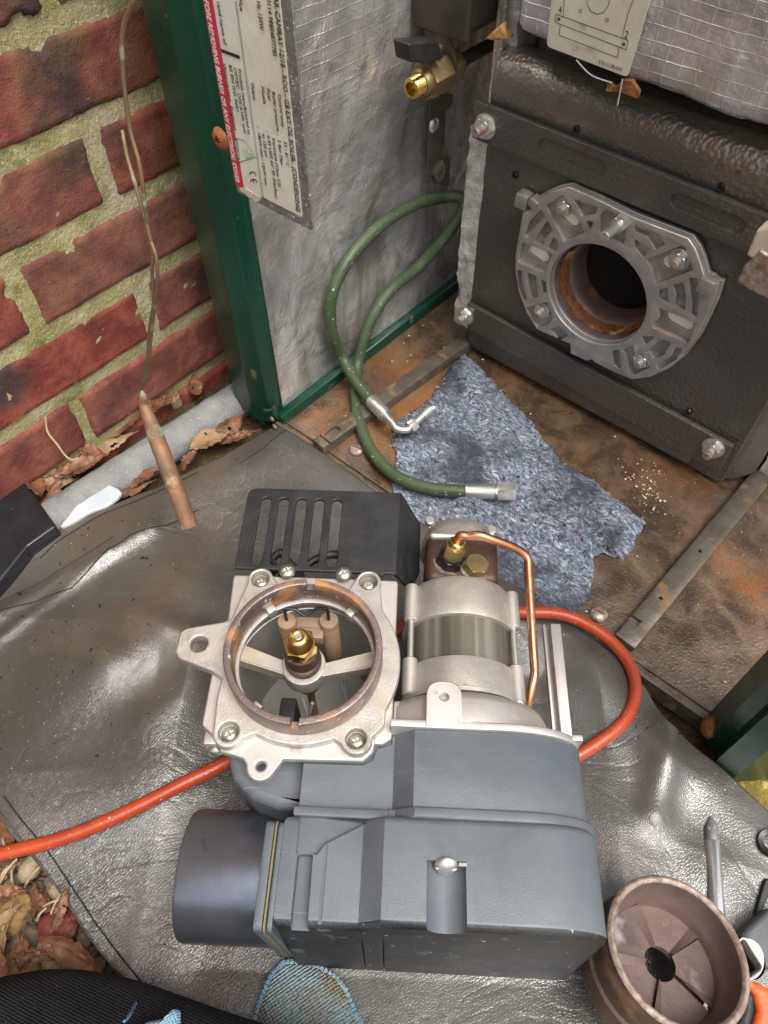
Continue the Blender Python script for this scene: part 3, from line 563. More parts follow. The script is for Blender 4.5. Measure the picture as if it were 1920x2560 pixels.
put('furnace', lathe(hf, [(HR + .001, .042), (HR + .03, .05), (HR + .03, .19), (0, .19)], 40), m_dark, boi, smooth=30)
# foil blanket over the boiler top, with sticker
BY = FY - .022
blo = [oy('G4', x, y, BY) for x, y in ((280, 180), (420, 245), (600, 320), (760, 385), (815, 440), (985, 480), (1150, 545), (1400, 655), (1659, 720))]
def blanket():
    vs = []; fs = []; n, m = 120, 60; low = [(p.x, p.z) for p in blo] + [(.25, blo[-1].z - .0)]
    for j in range(m + 1):
        for i in range(n + 1):
            x = low[0][0] + (.25 - low[0][0]) * i / n
            k = 0
            while k < len(low) - 2 and x > low[k + 1][0]: k += 1
            t = (x - low[k][0]) / (low[k + 1][0] - low[k][0]); zl = low[k][1] * (1 - t) + low[k + 1][1] * t + .0012 * nz((x, 0, 0), 150)
            z = zl + (.68 - zl) * (j / m); e = (z - zl); el = x - low[0][0]
            y = BY + .003 * nz((x, z, 0), 14) + .0016 * nz((x, z, 0), 60) + (.016 * (1 - min(e / .012, 1)) ** 2) + .014 * (1 - min(el / .012, 1)) ** 2
            vs.append((x, y, z))
    for j in range(m):
        for i in range(n): a = j * (n + 1) + i; fs.append((a, a + 1, a + n + 2, a + n + 1))
    ps = pyd(vs, fs); return ps
bl = put('foil_blanket', blanket(), m_foil2, boi, smooth=0)
put('blanket_core', box(ID, blo[0].x + .004, .25, BY + .012, FY + .06, blo[3].z + .012, .68, .003), m_pale, boi)
for cs, nm in ((((640, 320), (720, 400), (830, 440)), 'loose_fibre'), (((885, 420), (872, 490), (858, 560)), 'loose_fibre')):
    put(nm, tube([oy('G4', x, y, BY - .006) for x, y in cs], .0006, 5), m_wire, boi)
pz = [oy('G4', x, y, BY - .002) for x, y in ((815, 430), (860, 455), (900, 415), (945, 420), (985, 480), (975, 520), (930, 505), (885, 490), (805, 480))]
put('torn_backing', plate(frame((0, BY - .001, 0), (1, 0, 0), n=(0, -1, 0)), [(p.x, p.z) for p in pz], t=.004, bev=.0008), m_rust, boi)
m_tan = M('charred_tan_fibre', (.5, .27, .09), (.38, .16, .05), 200, .9, .9, bumps=[('n', 300, .002)], spots=[(60, .62, (.08, .04, .02), None, .1)])
p0 = [oy('G3', x, y, BY + .01) for x, y in ((1010, 425), (1200, 260), (1290, 430), (1100, 445))]
put('torn_backing', plate(frame((0, BY + .014, 0), (1, 0, 0), n=(0, -1, 0)), [(p.x, p.z) for p in p0], t=.01, bev=.002), m_tan, boi)
SY = BY - .0045; sf = frame((0, SY, 0), (1, 0, 0), n=(0, -1, 0))
sp_ = [oy('G4', x, y, SY) for x, y in ((483, 245), (915, 410), (1060, -90), (530, -190))]
stk = put('sticker', plate(sf, rnd([(p.x, p.z) for p in sp_], [.004, .004, 0, 0]), t=.0004), m_stick, boi)
def line4(ps, w_=.00045, close=False):
    P_ = [oy('G4', x, y, SY - .0008) for x, y in ps]; ms = []
    if close: P_.append(P_[0])
    for a, b in zip(P_, P_[1:]):
        d = (b - a); 
        if d.length < 1e-7: continue
        d.normalize(); s = d.cross(Vector((0, 1, 0))) * w_ / 2; ms.append(pyd([a - s, a + s, b + s, b - s], [(0, 1, 2, 3)]))
    return ms
ink = line4([(532, 75), (915, 215), (905, 265), (527, 118)], close=True) + line4([(555, 130), (548, 187), (858, 307), (868, 250)]) + line4([(568, 95), (580, -40)]) + line4([(882, 205), (912, 80), (950, -20)]) \
    + line4([(695, -20), (697, 20), (715, 60), (750, 77), (785, 65), (810, 30), (820, -20)]) + line4(circ(662, 57, 8, 12), close=True) + line4(circ(803, 107, 8, 12), close=True) + line4(circ(546, 102, 8, 6), close=True) + line4(circ(546, 102, 4, 6), close=True) + line4(circ(891, 236, 9, 6), close=True) + line4(circ(891, 236, 4.5, 6), close=True)
def ftx(s, c0, c1, size):
    a = oy('G4', *c0, SY - .0008); b = oy('G4', *c1, SY - .0008); d = (b - a); me = text(frame(a, d, n=(0, -1, 0)), s, size, .00005); mx = max((v.co - a).dot(d.normalized()) for v in me.vertices); k = d.length / mx
    for v in me.vertices: r = v.co - a; q = r.dot(d.normalized()); v.co = a + r + d.normalized() * q * (k - 1)
    return me
put('drawing', join(*ink), m_ink, stk); put('lettering', join(ftx('4', (545, 70), (560, 72), .007), ftx('2', (892, 200), (910, 207), .007), ftx('8 716 113 349a 01/07', (757, 338), (882, 384), .0042)), m_ink, stk)
# left jacket edge foil, right jacket
def crumple(fr, wd, dp, L, seed, nn=24):
    vs = []; fs = []; n, m = 12, nn * 2
    per = [(-1, -1), (-.3, -1), (.3, -1), (1, -1), (1, 0), (1, 1), (0, 1), (-1, 1), (-1, 0)]
    for j in range(m + 1):
        for k, (a, b) in enumerate(per):
            z = L * j / m; jj = .0018 * nz((a, b, z * 30), 1.3, seed) + .0014 * nz((a * 3, b * 3, z * 120), 1, seed + 1); vs.append(fr @ Vector((a * wd / 2 + jj, b * dp / 2 + jj * 1.5, z)))
    K = len(per)
    for j in range(m):
        for k in range(K): fs.append((j * K + k, j * K + (k + 1) % K, (j + 1) * K + (k + 1) % K, (j + 1) * K + k))
    fs.append(tuple(range(K))[::-1]); fs.append(tuple(m * K + k for k in range(K))); return pyd(vs, fs)
j0 = oy('G6', 1400, 690, FY + .002); j1 = oy('G6', 1450, 0, FY + .002)
put('jacket_edge', crumple(Matrix.Translation((XA - .009, FY + .010, .03)), .022, .02, .235, 3, 26), m_foil3, boi, smooth=25)
put('jacket_edge', crumple(Matrix.Translation((XA - .002, FY + .03, .265)), .012, .012, .18, 5, 20), m_foil3, boi, smooth=30)
put('jacket_side', box(ID, XA - .012, XA - .002, FY + .012, FY + .3, .02, .6, .002), m_foil, boi)
q0 = oz('G8', 1575, 540, .004)
jr = Matrix.Translation((q0.x + .022, q0.y + .012, .004))
put('jacket_side', crumple(jr, .026, .034, .6, 9, 40), m_foil3, boi, smooth=25)
put('jacket_side', box(ID, q0.x + .008, q0.x + .04, q0.y + .03, q0.y + .3, .004, .6, .002), m_ham, boi)
# ================================================================== BURNER MOUNTING FLANGE
GY = FY - .0025
fl = thing('mounting_flange', (HX, FY, HZ), 'cast aluminium ribbed burner flange bolted around the round opening of the black boiler', 'flange')
def P7(c, ps, Y=None): return [(p.x, p.z) for p in [oy(c, x, y, Y or GY - .008) for x, y in ps]]
outl = P7('G7', [(455, 148), (640, 230), (850, 335), (1190, 465), (1235, 530), (1265, 610), (1290, 700), (1320, 712), (1345, 740), (1380, 745), (1345, 860), (1300, 960), (1240, 1080), (1150, 1200), (1060, 1275), (950, 1325), (845, 1340), (740, 1300), (610, 1235), (590, 1215), (560, 1225), (460, 1180), (455, 1120), (250, 1030), (185, 925), (140, 800), (118, 680), (118, 570), (135, 470), (155, 360), (165, 300), (210, 290), (215, 250), (300, 200), (375, 165)])
slots = [slot(*P7(c, [a])[0], *P7(c, [b])[0], r) for c, a, b, r in (('K7', (760, 240), (865, 340), .0062), ('K7', (420, 690), (520, 760), .0064), ('K8', (580, 1345), (740, 1440), .0064), ('K7', (520, 1395), (625, 1335), .0062), ('K8', (150, 1740), (170, 1860), .0060), ('K8', (525, 690), (640, 640), .0062))]
slots.append(circ(*P7('G7', [(690, 1208)])[0], .004, 14))
put('base_plate', plate(frame((0, GY, 0), (1, 0, 0), n=(0, -1, 0)), outl, [circ(HX, HZ, HR, 56)] + slots, t=.0045, bev=.0008), m_flange, fl, smooth=35)
pock = [('K7', [(590, 145), (790, 25), (835, 60), (1040, 450), (840, 545), (800, 560)]), ('K7', [(912, 65), (1195, 165), (1160, 240), (1010, 275)]), ('K7', [(1052, 320), (1150, 325), (1095, 435)]),
  ('K7', [(350, 490), (400, 330), (540, 185), (580, 260), (430, 430), (400, 530)]), ('K7', [(445, 560), (540, 420), (610, 310), (680, 430), (600, 500), (560, 605)]), ('K7', [(605, 640), (685, 505), (745, 580), (700, 680)]),
  ('K7', [(310, 560), (675, 700), (620, 800), (585, 925), (265, 790)]), ('K7', [(258, 890), (315, 890), (325, 1040), (370, 1200), (335, 1260), (270, 1080)]), ('K7', [(375, 910), (480, 950), (500, 1190), (430, 1225), (385, 1050)]), ('K7', [(530, 990), (590, 1020), (600, 1130), (560, 1165)]),
  ('K7', [(355, 1320), (600, 1250), (680, 1420), (640, 1490), (490, 1555)]),
  ('K8', [(150, 195), (440, 300), (525, 430), (395, 490), (290, 330), (145, 270)]), ('K8', [(145, 350), (330, 500), (250, 590), (150, 470)]), ('K8', [(290, 610), (745, 425), (865, 740), (395, 925), (350, 760)]), ('K8', [(445, 980), (550, 950), (565, 1140), (430, 1095)]),
  ('K8', [(610, 920), (740, 880), (775, 1050), (765, 1235), (625, 1190), (650, 1060)]), ('K8', [(805, 840), (900, 830), (935, 1000), (910, 1320), (835, 1290), (850, 1100)]), ('K8', [(440, 1195), (895, 1390), (800, 1635), (355, 1440), (440, 1330)]), ('K8', [(230, 1545), (405, 1545), (270, 1655)]),
  ('K8', [(315, 1720), (470, 1580), (595, 1620), (500, 1780), (370, 1830)]), ('K8', [(405, 1910), (600, 1780), (650, 1680), (735, 1700), (650, 1830), (435, 1965)]), ('K8', [(0, 1710), (195, 1640), (325, 1930), (115, 2035)]), ('K7', [(640, 1570), (750, 1530), (850, 1640), (740, 1700)]), ('K7', [(1215, 250), (1290, 180), (1510, 285), (1510, 520), (1480, 590), (1200, 470)]), ('K8', [(-130, 1730), (-40, 1700), (-20, 1960), (-110, 1900)])]
def shrink(ps, k):
    cx = sum(p[0] for p in ps) / len(ps); cy = sum(p[1] for p in ps) / len(ps)
    return [(cx + (x - cx) * k, cy + (y - cy) * k) for x, y in ps]
cut = [plate(frame((0, GY, 0), (1, 0, 0), n=(0, -1, 0)), rnd(shrink(P7(c, ps), 1.0), .0015, 3), t=.02, z0=.002) for c, ps in pock]
ribs = plate(frame((0, GY, 0), (1, 0, 0), n=(0, -1, 0)), shrink(outl, .985), [circ(HX, HZ, HR + .0012, 56)], t=.0064, bev=.0012, z0=.0044)
nb = boolean(ribs, cut)
def bevm(me, w_, seg=2, ang=40):
    o = bpy.data.objects.new('b', me); C.objects.link(o); m = o.modifiers.new('b', 'BEVEL'); m.width = w_; m.segments = seg; m.limit_method = 'ANGLE'; m.angle_limit = math.radians(ang); m.use_clamp_overlap = True; return ev(o)
nb = bevm(nb, .0013, 3)
stp = P7('K7', [(1155, 240), (1270, 130), (1560, 260), (1560, 640), (1480, 640), (1130, 490)]); 
m_rib = M('ribbed_casting', (.52, .49, .46), (.37, .345, .32), 60, .36, .48, .75, bumps=[('n', 600, .0003)], spots=[(20, .64, (.3, .14, .09), .6, .12), (40, .64, (.16, .14, .12), .5, .12)])
put('ribs', nb, m_rib, fl, smooth=35)
put('hinge_lug', box(frame((P7('G7', [(165, 245)])[0][0], GY, P7('G7', [(165, 245)])[0][1]), (1, 0, -.05), n=(0, -1, 0)), -.0065, .0065, -.007, .007, 0, .013, .001), m_flange, fl, smooth=35)
put('hinge_lug', box(frame((P7('G7', [(230, 258)])[0][0], GY, P7('G7', [(230, 258)])[0][1]), (1, 0, -.3), n=(0, -1, 0)), -.004, .006, -.004, .005, 0, .012, .001), m_flange, fl, smooth=35)
put('hinge_lug', box(frame((P7('G7', [(1300, 755)])[0][0], GY, P7('G7', [(1300, 755)])[0][1]), (1, 0, .0), n=(0, -1, 0)), -.007, .007, -.006, .007, .002, .016, .001), m_flange, fl, smooth=35)
for c, x, y, r in (('K7', 765, 190, .0072), ('K8', 640, 660, .0078), ('K7', 500, 1390, .0072), ('K8', 190, 1880, .0075)): 
    nutbolt(c, x, y, GY - .0048, r, fl, .0055, name='nut')
p = oy('G7', 765, 380, GY - .011); p2 = oy('G7', 655, 470, GY - .035); sx_ = frame((p.x, GY - .006, p.z), (1, 0, 0), n=(0, -1, 0))
put('stud', join(hexa(sx_, .0075, 0, .013), cyl(sx_, .0045, .012, .034, 20)), m_zinc, fl, smooth=35)
# small cast marks in the pockets, unreadable raised strokes in the photo
for c, x0, y0, x1, y1, rows in (('K8', 690, 905, 700, 1170, 2), ('K8', 370, 1755, 520, 1615, 2), ('K7', 545, 510, 620, 380, 1), ('K7', 430, 950, 470, 1180, 2)):
    mk = []
    for rr in range(rows):
        nl = 8
        for k in range(nl):
            t = (k + .5) / nl; a = oy(c, x0 + (x1 - x0) * t + rr * 45, y0 + (y1 - y0) * t + rr * 12, GY - .0045); mk.append(box(frame(a, (1, 0, random.uniform(-.4, .4)), n=(0, -1, 0)), -.0022, .0022, -.0006, .0006, 0, .0009, 0))
    put('cast_marks', join(*mk), m_flange, fl)
m_fib = M('ceramic_fibre', (.85, .80, .66), (.7, .64, .5), 60, .9, .9)
put('gasket', plate(frame((0, FY - .0004, 0), (1, 0, 0), n=(0, -1, 0)), shrink(outl, .93), [circ(HX, HZ, HR + .003, 40)], t=.0042), m_fib, fl)
# ================================================================== OIL VALVE, PIPE, BRACKET, DUCT
VX = -.447
va = thing('isolation_valve', ox('G3', 500, 1000, VX), 'brass oil isolation valve with black lever on the foil lined panel', 'valve')
e0 = ox('G3', 120, 1000, VX); vy0, vz0 = e0.y, e0.z
e1 = ox('G3', 1140, 500, VX); vdir = Vector((0, 1, 0)); vf = frame((VX, vy0, (vz0 * .6 + e1.z * .4)), (0, 0, 1), n=vdir)
vz0 = vz0 * .6 + e1.z * .4
put('threaded_end', boolean(lathe(vf, [(0, 0)] + [(.0085 + (.0005 if k % 2 else 0), .0008 + k * .0009) for k in range(14)] + [(0, .0135)], 32), [cyl(vf, .0058, -.002, .012, 24, 0)]), m_brassc, va, smooth=40)
put('collar', lathe(vf, [(0, .0125), (.0105, .0125), (.0125, .015), (.0125, .02), (0, .02)], 32), m_brass, va, smooth=40)
put('body', hexa(vf, .0165, .0195, .047, rot=.3), m_brass, va, smooth=30)
put('compression_nut', hexa(vf, .0145, .052, .066, rot=.1), m_brass, va, smooth=30)
put('pipe', tube([(VX, vy0 + .06, vz0), (VX, vy0 + .1, vz0), (VX, vy0 + .26, vz0)], .0062, 20), m_duct, va, smooth=60)
hb = [ox('G3', x, y, VX + .008) for x, y in ((40, 480), (380, 460), (450, 660), (200, 720), (190, 690), (70, 700))]
hfr = frame((VX - .004, 0, 0), (0, 1, 0), n=(1, 0, 0))
put('lever', plate(hfr, rnd([(p.y, p.z) for p in hb], .002, 3), t=.018, bev=.001), m_black, va, smooth=35)
put('stem', cyl(frame((VX, vy0 + .033, vz0 + .012), (1, 0, 0), n=(0, 0, 1)), .007, 0, .014), m_brass, va)
bk = thing('pipe_bracket', ox('G3', 420, 1500, PX + .008), 'dark hanging steel bracket with a large round hole below the brass valve', 'bracket')
bp = [ox('G3', x, y, PX + .01) for x, y in ((330, 1090), (600, 1080), (585, 1200), (510, 1280), (500, 1650), (560, 1850), (545, 2150), (430, 2110), (305, 2000), (325, 1450))]
bh = ox('G3', 425, 1975, PX + .01); bh2 = ox('G3', 410, 1140, PX + .01)
put('strap', plate(frame((PX + .01, 0, 0), (0, 1, 0), n=(1, 0, 0)), rnd([(p.y, p.z) for p in bp], .0015, 3), [circ(bh.y, bh.z, .0125, 28), circ(bh2.y, bh2.z, .004, 16)], t=.002, bev=.0003), m_rail, bk, smooth=35)
p = ox('G3', 385, 1440, PX + .014); screw(frame(p, (0, 1, 1), n=(1, 0, 0)), .0075, m_zinc, bk)
put('saddle', plate(frame((0, vy0 + .049, 0), (0, 0, 1), n=(0, 1, 0)), [(vz0 - .03, -PX - .012 - .0)] and rnd([(vz0 - .040, PX + .010), (vz0 - .022, VX - .008), (vz0 - .016, VX + .014), (vz0 + .012, VX + .014), (vz0 + .028, VX + .004), (vz0 + .045, PX + .010)], .004, 4), t=.002), m_rail, bk, smooth=35)
du = thing('flue_duct', ox('G3', 950, 150, -.44), 'brown black steel duct above the brass valve, running back beside the foil blanket', 'duct')
dz = ox('G3', 760, 480, -.42); 
put('duct', box(ID, -.478, -.418, dz.y - .0, dz.y + .3, dz.z, dz.z + .3, .012, 5), m_duct, du, smooth=35)
put('seam', box(ID, -.479, -.4165, dz.y - .004, dz.y + .004, dz.z - .001, dz.z + .3, .003, 3), m_duct, du, smooth=35)
# thing at the right picture edge: zinc block with a yellow cap
RY = .50
yb = thing('gas_tap', oy('R3', 600, 400, RY), 'zinc plated block with a pale yellow cap at the right edge before the boiler', 'fitting')
fyb = frame((0, RY, 0), (1, 0, 0), n=(0, -1, 0))
put('block', plate(fyb, rnd([(p.x, p.z) for p in [oy('R3', x, y, RY) for x, y in ((530, 360), (570, 340), (640, 250), (760, 330), (760, 620), (620, 560), (475, 480))]], .002, 3), t=.02, bev=.0015), m_zincr, yb, smooth=35)
put('cap', plate(fyb, rnd([(p.x, p.z) for p in [oy('R3', x, y, RY) for x, y in ((535, 300), (608, 130), (760, 60), (740, 300), (575, 325))]], .002, 3), t=.016, bev=.002, z0=.002), m_pale, yb, smooth=35)
put('bracket_arm', box(ID, oy('R3', 620, 400, RY).x, .15, RY - .01, RY - .002, oy('R3', 620, 500, RY).z, oy('R3', 620, 400, RY).z, .001), m_zincr, yb)
# ================================================================== GREEN HOSE
hp = [(805, 868, .024), (770, 825, .026), (738, 770, .03), (716, 715, .045), (714, 650, .065), (735, 590, .085), (775, 532, .105), (830, 480, .125), (890, 444, .145), (945, 428, .155), (985, 424, .158), (1003, 436, .155), (992, 468, .142), (955, 520, .115), (905, 575, .085), (850, 620, .062), (812, 670, .04), (788, 725, .022), (772, 790, .012), (768, 850, .009), (775, 905, .009), (800, 970, .010), (850, 1025, .013), (920, 1053, .016), (1008, 1062, .019)]
HP = []
for x, y, z in hp:
    p = oz('D', x, y, z)
    if p.x < PX + .012: p = ox('D', x, y, PX + .014)
    HP.append(p)
ho = thing('fuel_hose', (HP[0].x, HP[0].y, 0), 'looped green rubber fuel hose with crimped silver ends on the rusty tray', 'hose')
put('hose', tube(HP, .0066, 20, 10), m_hose, ho, smooth=70)
c0 = HP[0]; c1 = oz('G6', 880, 1440, .024); dd = (c1 - c0).normalized(); cf = axf(c0 - dd * .003, dd)
put('crimp', lathe(cf, [(0, 0), (.0078, 0), (.0082, .001), (.0082, .026), (.0074, .028), (.0074, .03), (0, .03)], 12), m_zinc, ho, smooth=30)
e = [c0 + dd * .025, c1, oz('G6', 910, 1478, .022), oz('G6', 970, 1490, .02), oz('G6', 1010, 1465, .02), oz('G6', 1090, 1390, .022), oz('G6', 1150, 1345, .023)]
put('elbow', tube(e, .0042, 16, 6), m_zinc, ho, smooth=60)
ed = (e[-1] - e[-3]).normalized(); put('elbow_nut', hexa(axf(e[-3] - ed * .004, ed), .0075, 0, .009), m_zinc, ho, smooth=30)
put('elbow_nut', join(cyl(axf(e[-2] - ed * .004, ed), .0056, 0, .014, 18)), m_zinc, ho, smooth=30)
c2 = HP[-1]; c3 = oz('G8', 380, 665, .02); d2 = (c3 - c2).normalized(); c2f = axf(c2 - d2 * .002, d2); LL = (c3 - c2).length
put('crimp', lathe(c2f, [(0, 0), (.0078, 0), (.0082, .001), (.0082, LL * .6), (.007, LL * .63), (.007, LL * .68), (0, LL * .68)], 12), m_zinc, ho, smooth=30)
put('end_nut', boolean(hexa(c2f, .0105, LL * .66, LL * 1.04), [cyl(c2f, .006, LL * .9, LL * 1.1, 20, 0)]), m_zinc, ho, smooth=30)
# ================================================================== COONS SHEETS
def resample(ps, n):
    ps = [Vector(p) for p in ps]; L = [0]
    for a, b in zip(ps, ps[1:]): L.append(L[-1] + (b - a).length)
    out = []; k = 0
    for i in range(n + 1):
        t = L[-1] * i / n
        while k < len(L) - 2 and t > L[k + 1]: k += 1
        f = (t - L[k]) / max(L[k + 1] - L[k], 1e-9); out.append(ps[k].lerp(ps[k + 1], f))
    return out
def coons(c_u0, c_u1, c_v0, c_v1, n, m, zf, thick=.0015):
    """c_u0: v=0 edge, c_u1: v=1 edge (both along u); c_v0: u=0 edge, c_v1: u=1 edge (along v)"""
    A_, B_ = resample(c_u0, n), resample(c_u1, n); Cc, Dd = resample(c_v0, m), resample(c_v1, m); vs = []; fs = []
    for j in range(m + 1):
        v = j / m
        for i in range(n + 1):
            u = i / n; p = A_[i] * (1 - v) + B_[i] * v + Cc[j] * (1 - u) + Dd[j] * u - (A_[0] * (1 - u) * (1 - v) + A_[n] * u * (1 - v) + B_[0] * (1 - u) * v + B_[n] * u * v)
            vs.append((p.x, p.y, zf(p.x, p.y, u, v)))
    for j in range(m):
        for i in range(n): a = j * (n + 1) + i; fs.append((a, a + 1, a + n + 2, a + n + 1))
    me = pyd(vs, fs)
    if me.polygons[0].normal.z < 0: me.flip_normals()
    o = bpy.data.objects.new('b', me); C.objects.link(o); md = o.modifiers.new('s', 'SOLIDIFY'); md.thickness = thick; md.offset = -1; return ev(o)
def seg_d(p, a, b):
    ab = b - a; t = max(0, min(1, (p - a).dot(ab) / max(ab.length_squared, 1e-12))); return (p - a - ab * t).length, t
def G0(c, ps, z=.004): return [Vector(oz(c, x, y, z)[:2]) for x, y in ps]
RID = [([(30, 1600), (200, 1450), (330, 1340)], .05, .014), ([(300, 1345), (420, 1385), (490, 1400)], .014, .010), ([(250, 1440), (360, 1400), (440, 1440)], .022, .010), ([(60, 1780), (250, 1700), (420, 1560)], .035, .008), ([(330, 1560), (420, 1490)], .016, .005),
       ([(0, 1330), (120, 1260), (330, 1150)], .008, .005), ([(0, 1385), (110, 1300), (240, 1200)], .006, .004), ([(330, 1090), (470, 1040), (600, 965)], .03, .008), ([(140, 1220), (320, 1140)], .02, .004),
       ([(1280, 1450), (1360, 1560), (1420, 1640)], .02, .010), ([(1440, 1580), (1430, 1650), (1410, 1760)], .012, .012), ([(1300, 1700), (1330, 1850)], .03, .006), ([(1520, 1700), (1640, 1800)], .022, .008), ([(1100, 1350), (1190, 1480)], .03, .008), ([(1550, 1900), (1620, 2000)], .02, .006),
       ([(0, 1900), (300, 2060), (420, 2170)], .02, -.0), ([(700, 1010), (800, 1070), (900, 1130)], .02, .004), ([(300, 1980), (400, 1900)], .04, -.006), ([(480, 2090), (700, 2160)], .03, .005)]
RID = [(G0('D', a), w_, h) for a, w_, h in RID]
def lz_(x, y):
    p = Vector((x, y)); z = .004 + .003 * nz((x, y, 0), 8) + .006 * (.35 - abs(nz((x * .8 + y * .5, y * 1.7 - x * .6, 0), 5.5, 4))) 
    for ps, w_, h in RID:
        d = min(seg_d(p, a, b)[0] for a, b in zip(ps, ps[1:])); z += h * .75 * math.exp(-(d / (w_ * 1.2)) ** 2)
    q = Vector((x + .19, y - .13)); a_ = q.x * .7826 + q.y * .6225; b_ = -q.x * .6225 + q.y * .7826   # pressed flat by the burner
    da = max(-.07 - a_, a_ - .19, 0); db = max(-.175 - b_, b_ - .06, 0); k = min(1, math.hypot(da, db) / .05); return -.002 + (z + .002) * k if k < 1 else z
topR = G0('D', [(600, 925), (700, 985), (800, 1055), (960, 1165), (1100, 1258), (1240, 1352), (1350, 1440), (1395, 1490), (1435, 1570), (1560, 1668), (1659, 1760), (1900, 1960)])
botL = G0('D', [(-260, 1560), (-60, 1660), (0, 1760)] ) + G0('H7', [(95, 240), (200, 350), (300, 480), (450, 680), (560, 880), (660, 1010), (760, 1130), (870, 1240), (1050, 1400), (1500, 1800)])
lef = G0('D', [(600, 925), (480, 995), (330, 1062), (230, 1100), (125, 1145), (60, 1195), (0, 1270), (-60, 1340), (-180, 1440)]) + [botL[0]]
rig = [topR[-1], (topR[-1] + botL[-1]) / 2 + Vector((.05, -.05)), botL[-1]]
LM = thing('leather_sheet', (-.2, .05, 0), 'creased grey brown leather work sheet spread on the ground under the burner', 'sheet')
put('sheet', coons(topR, botL, lef, rig, 280, 280, lambda x, y, u, v: lz_(x, y) + .004 * max(0, 1 - min(u, 1 - u, v, 1 - v) * 60) * 0, .0016), m_leather, LM, smooth=0)
def stitch(ps, nst, mat_=m_thread, r=.0007):
    P_ = resample(ps, nst * 2); ms = []
    for i in range(nst):
        a, b = P_[2 * i], P_[2 * i].lerp(P_[2 * i + 1], 1.35); ms.append(tube([(a.x, a.y, lz_(a.x, a.y) + .0003), (b.x, b.y, lz_(b.x, b.y) + .0003)], r, 5, 0))
    return join(*ms)
def seamtube(ps, r=.0011, up=.0004):
    return tube([(p.x, p.y, lz_(p.x, p.y) + up) for p in resample(ps, 80)], r, 6, 0)
st1 = G0('K6', [(330, 1380), (480, 1240), (700, 1110), (900, 1010), (1150, 930), (1380, 830), (1659, 700)]); st2 = G0('K6', [(-200, 1900), (300, 1750), (600, 1640), (900, 1360), (1100, 1235), (1400, 1125), (1659, 990)])
st3 = G0('H7', [(60, 0), (170, 150), (320, 330), (480, 580), (620, 800), (760, 990), (880, 1140), (1000, 1285)]); st0 = G0('K5', [(-260, 830), (0, 660), (290, 410)])
for s_t, n_t in ((st1, 75), (st2, 85), (st3, 75), (st0, 25)): put('stitching', stitch(s_t, n_t), m_thread, LM)
for h_ in (st1, st2, st3): put('hem_groove', seamtube(h_, .0005, -.0001), m_thread, LM)
off = lambda ps, d: [p + Vector((-(b - a).y, (b - a).x)).normalized() * d for p, a, b in zip(ps, [ps[0]] + ps[:-1], ps[1:] + [ps[-1]])]
put('seam', seamtube(G0('K6', [(-200, 1840), (380, 1560), (700, 1370), (960, 1220)]), .0005, 0), m_thread, LM, smooth=60); put('seam', seamtube(G0('H7', [(0, 60), (100, 190), (260, 400), (400, 600), (540, 830), (680, 1020), (850, 1190)]), .0009, 0), m_leather, LM, smooth=60)  # first seam: dark strand painting the shade of a crease
# felt
def fz(x, y, u=0, v=0):
    z = .0045 + .0025 * nz((x, y, 0), 20) + .0012 * nz((x, y, 0), 90, 1) + .0006 * nz((x, y, 0), 260, 1)
    for ps, w_, h in FR: z += h * math.exp(-(min(seg_d(Vector((x, y)), a, b)[0] for a, b in zip(ps, ps[1:])) / w_) ** 2)
    e_ = min(u, 1 - u, v, 1 - v); return z - .002 * max(0, 1 - e_ * 40)
FR = [(G0('D', a), w_, h) for a, w_, h in (([(1000, 1090), (1120, 1140), (1260, 1180)], .010, .014), ([(1000, 800), (1060, 900), (1100, 1000)], .016, .008), ([(880, 960), (960, 990), (1040, 1000)], .012, .006), ([(1180, 1000), (1280, 1080), (1360, 1130)], .014, .008))]
f0 = G0('D', [(1003, 758), (1030, 785), (1095, 858), (1160, 925), (1215, 1000), (1290, 1040), (1340, 1085), (1393, 1130)]); f1 = G0('D', [(848, 922), (856, 1000), (850, 1060), (870, 1150), (880, 1230)]) 
f2 = G0('D', [(1003, 758), (960, 810), (930, 862), (885, 890), (848, 922)]); f3 = G0('D', [(1393, 1130), (1375, 1180), (1345, 1205), (1300, 1195), (1278, 1205), (1285, 1240), (1275, 1290), (1245, 1325), (1180, 1310), (1080, 1290), (880, 1230)])
f0, f1, f2, f3 = [[p + Vector((nz((p.x, p.y, 0), 90, 1), nz((p.x, p.y, 0), 90, 2))) * .004 + Vector((nz((p.x, p.y, 0), 300, 1), nz((p.x, p.y, 0), 300, 2))) * .0022 for p in resample(q_, 220)] for q_ in (f0, f1, f2, f3)]
ft = thing('felt_cloth', (-.2, .4, 0), 'torn blue grey recycled felt cloth with coloured fibres on the rusty tray', 'cloth')
put('cloth', coons(f0, f1, f2, f3, 150, 150, fz, .003), m_felt, ft, smooth=0)
def infelt():
    u, v = random.random(), random.random(); return u, v
A_, B_, Cc, Dd = [resample(q, 100) for q in (f0, f1, f2, f3)]
def fpt(u, v):
    i, j = int(u * 100), int(v * 100); return A_[i] * (1 - v) + B_[i] * v + Cc[j] * (1 - u) + Dd[j] * u - (A_[0] * (1 - u) * (1 - v) + A_[100] * u * (1 - v) + B_[0] * (1 - u) * v + B_[100] * u * v)
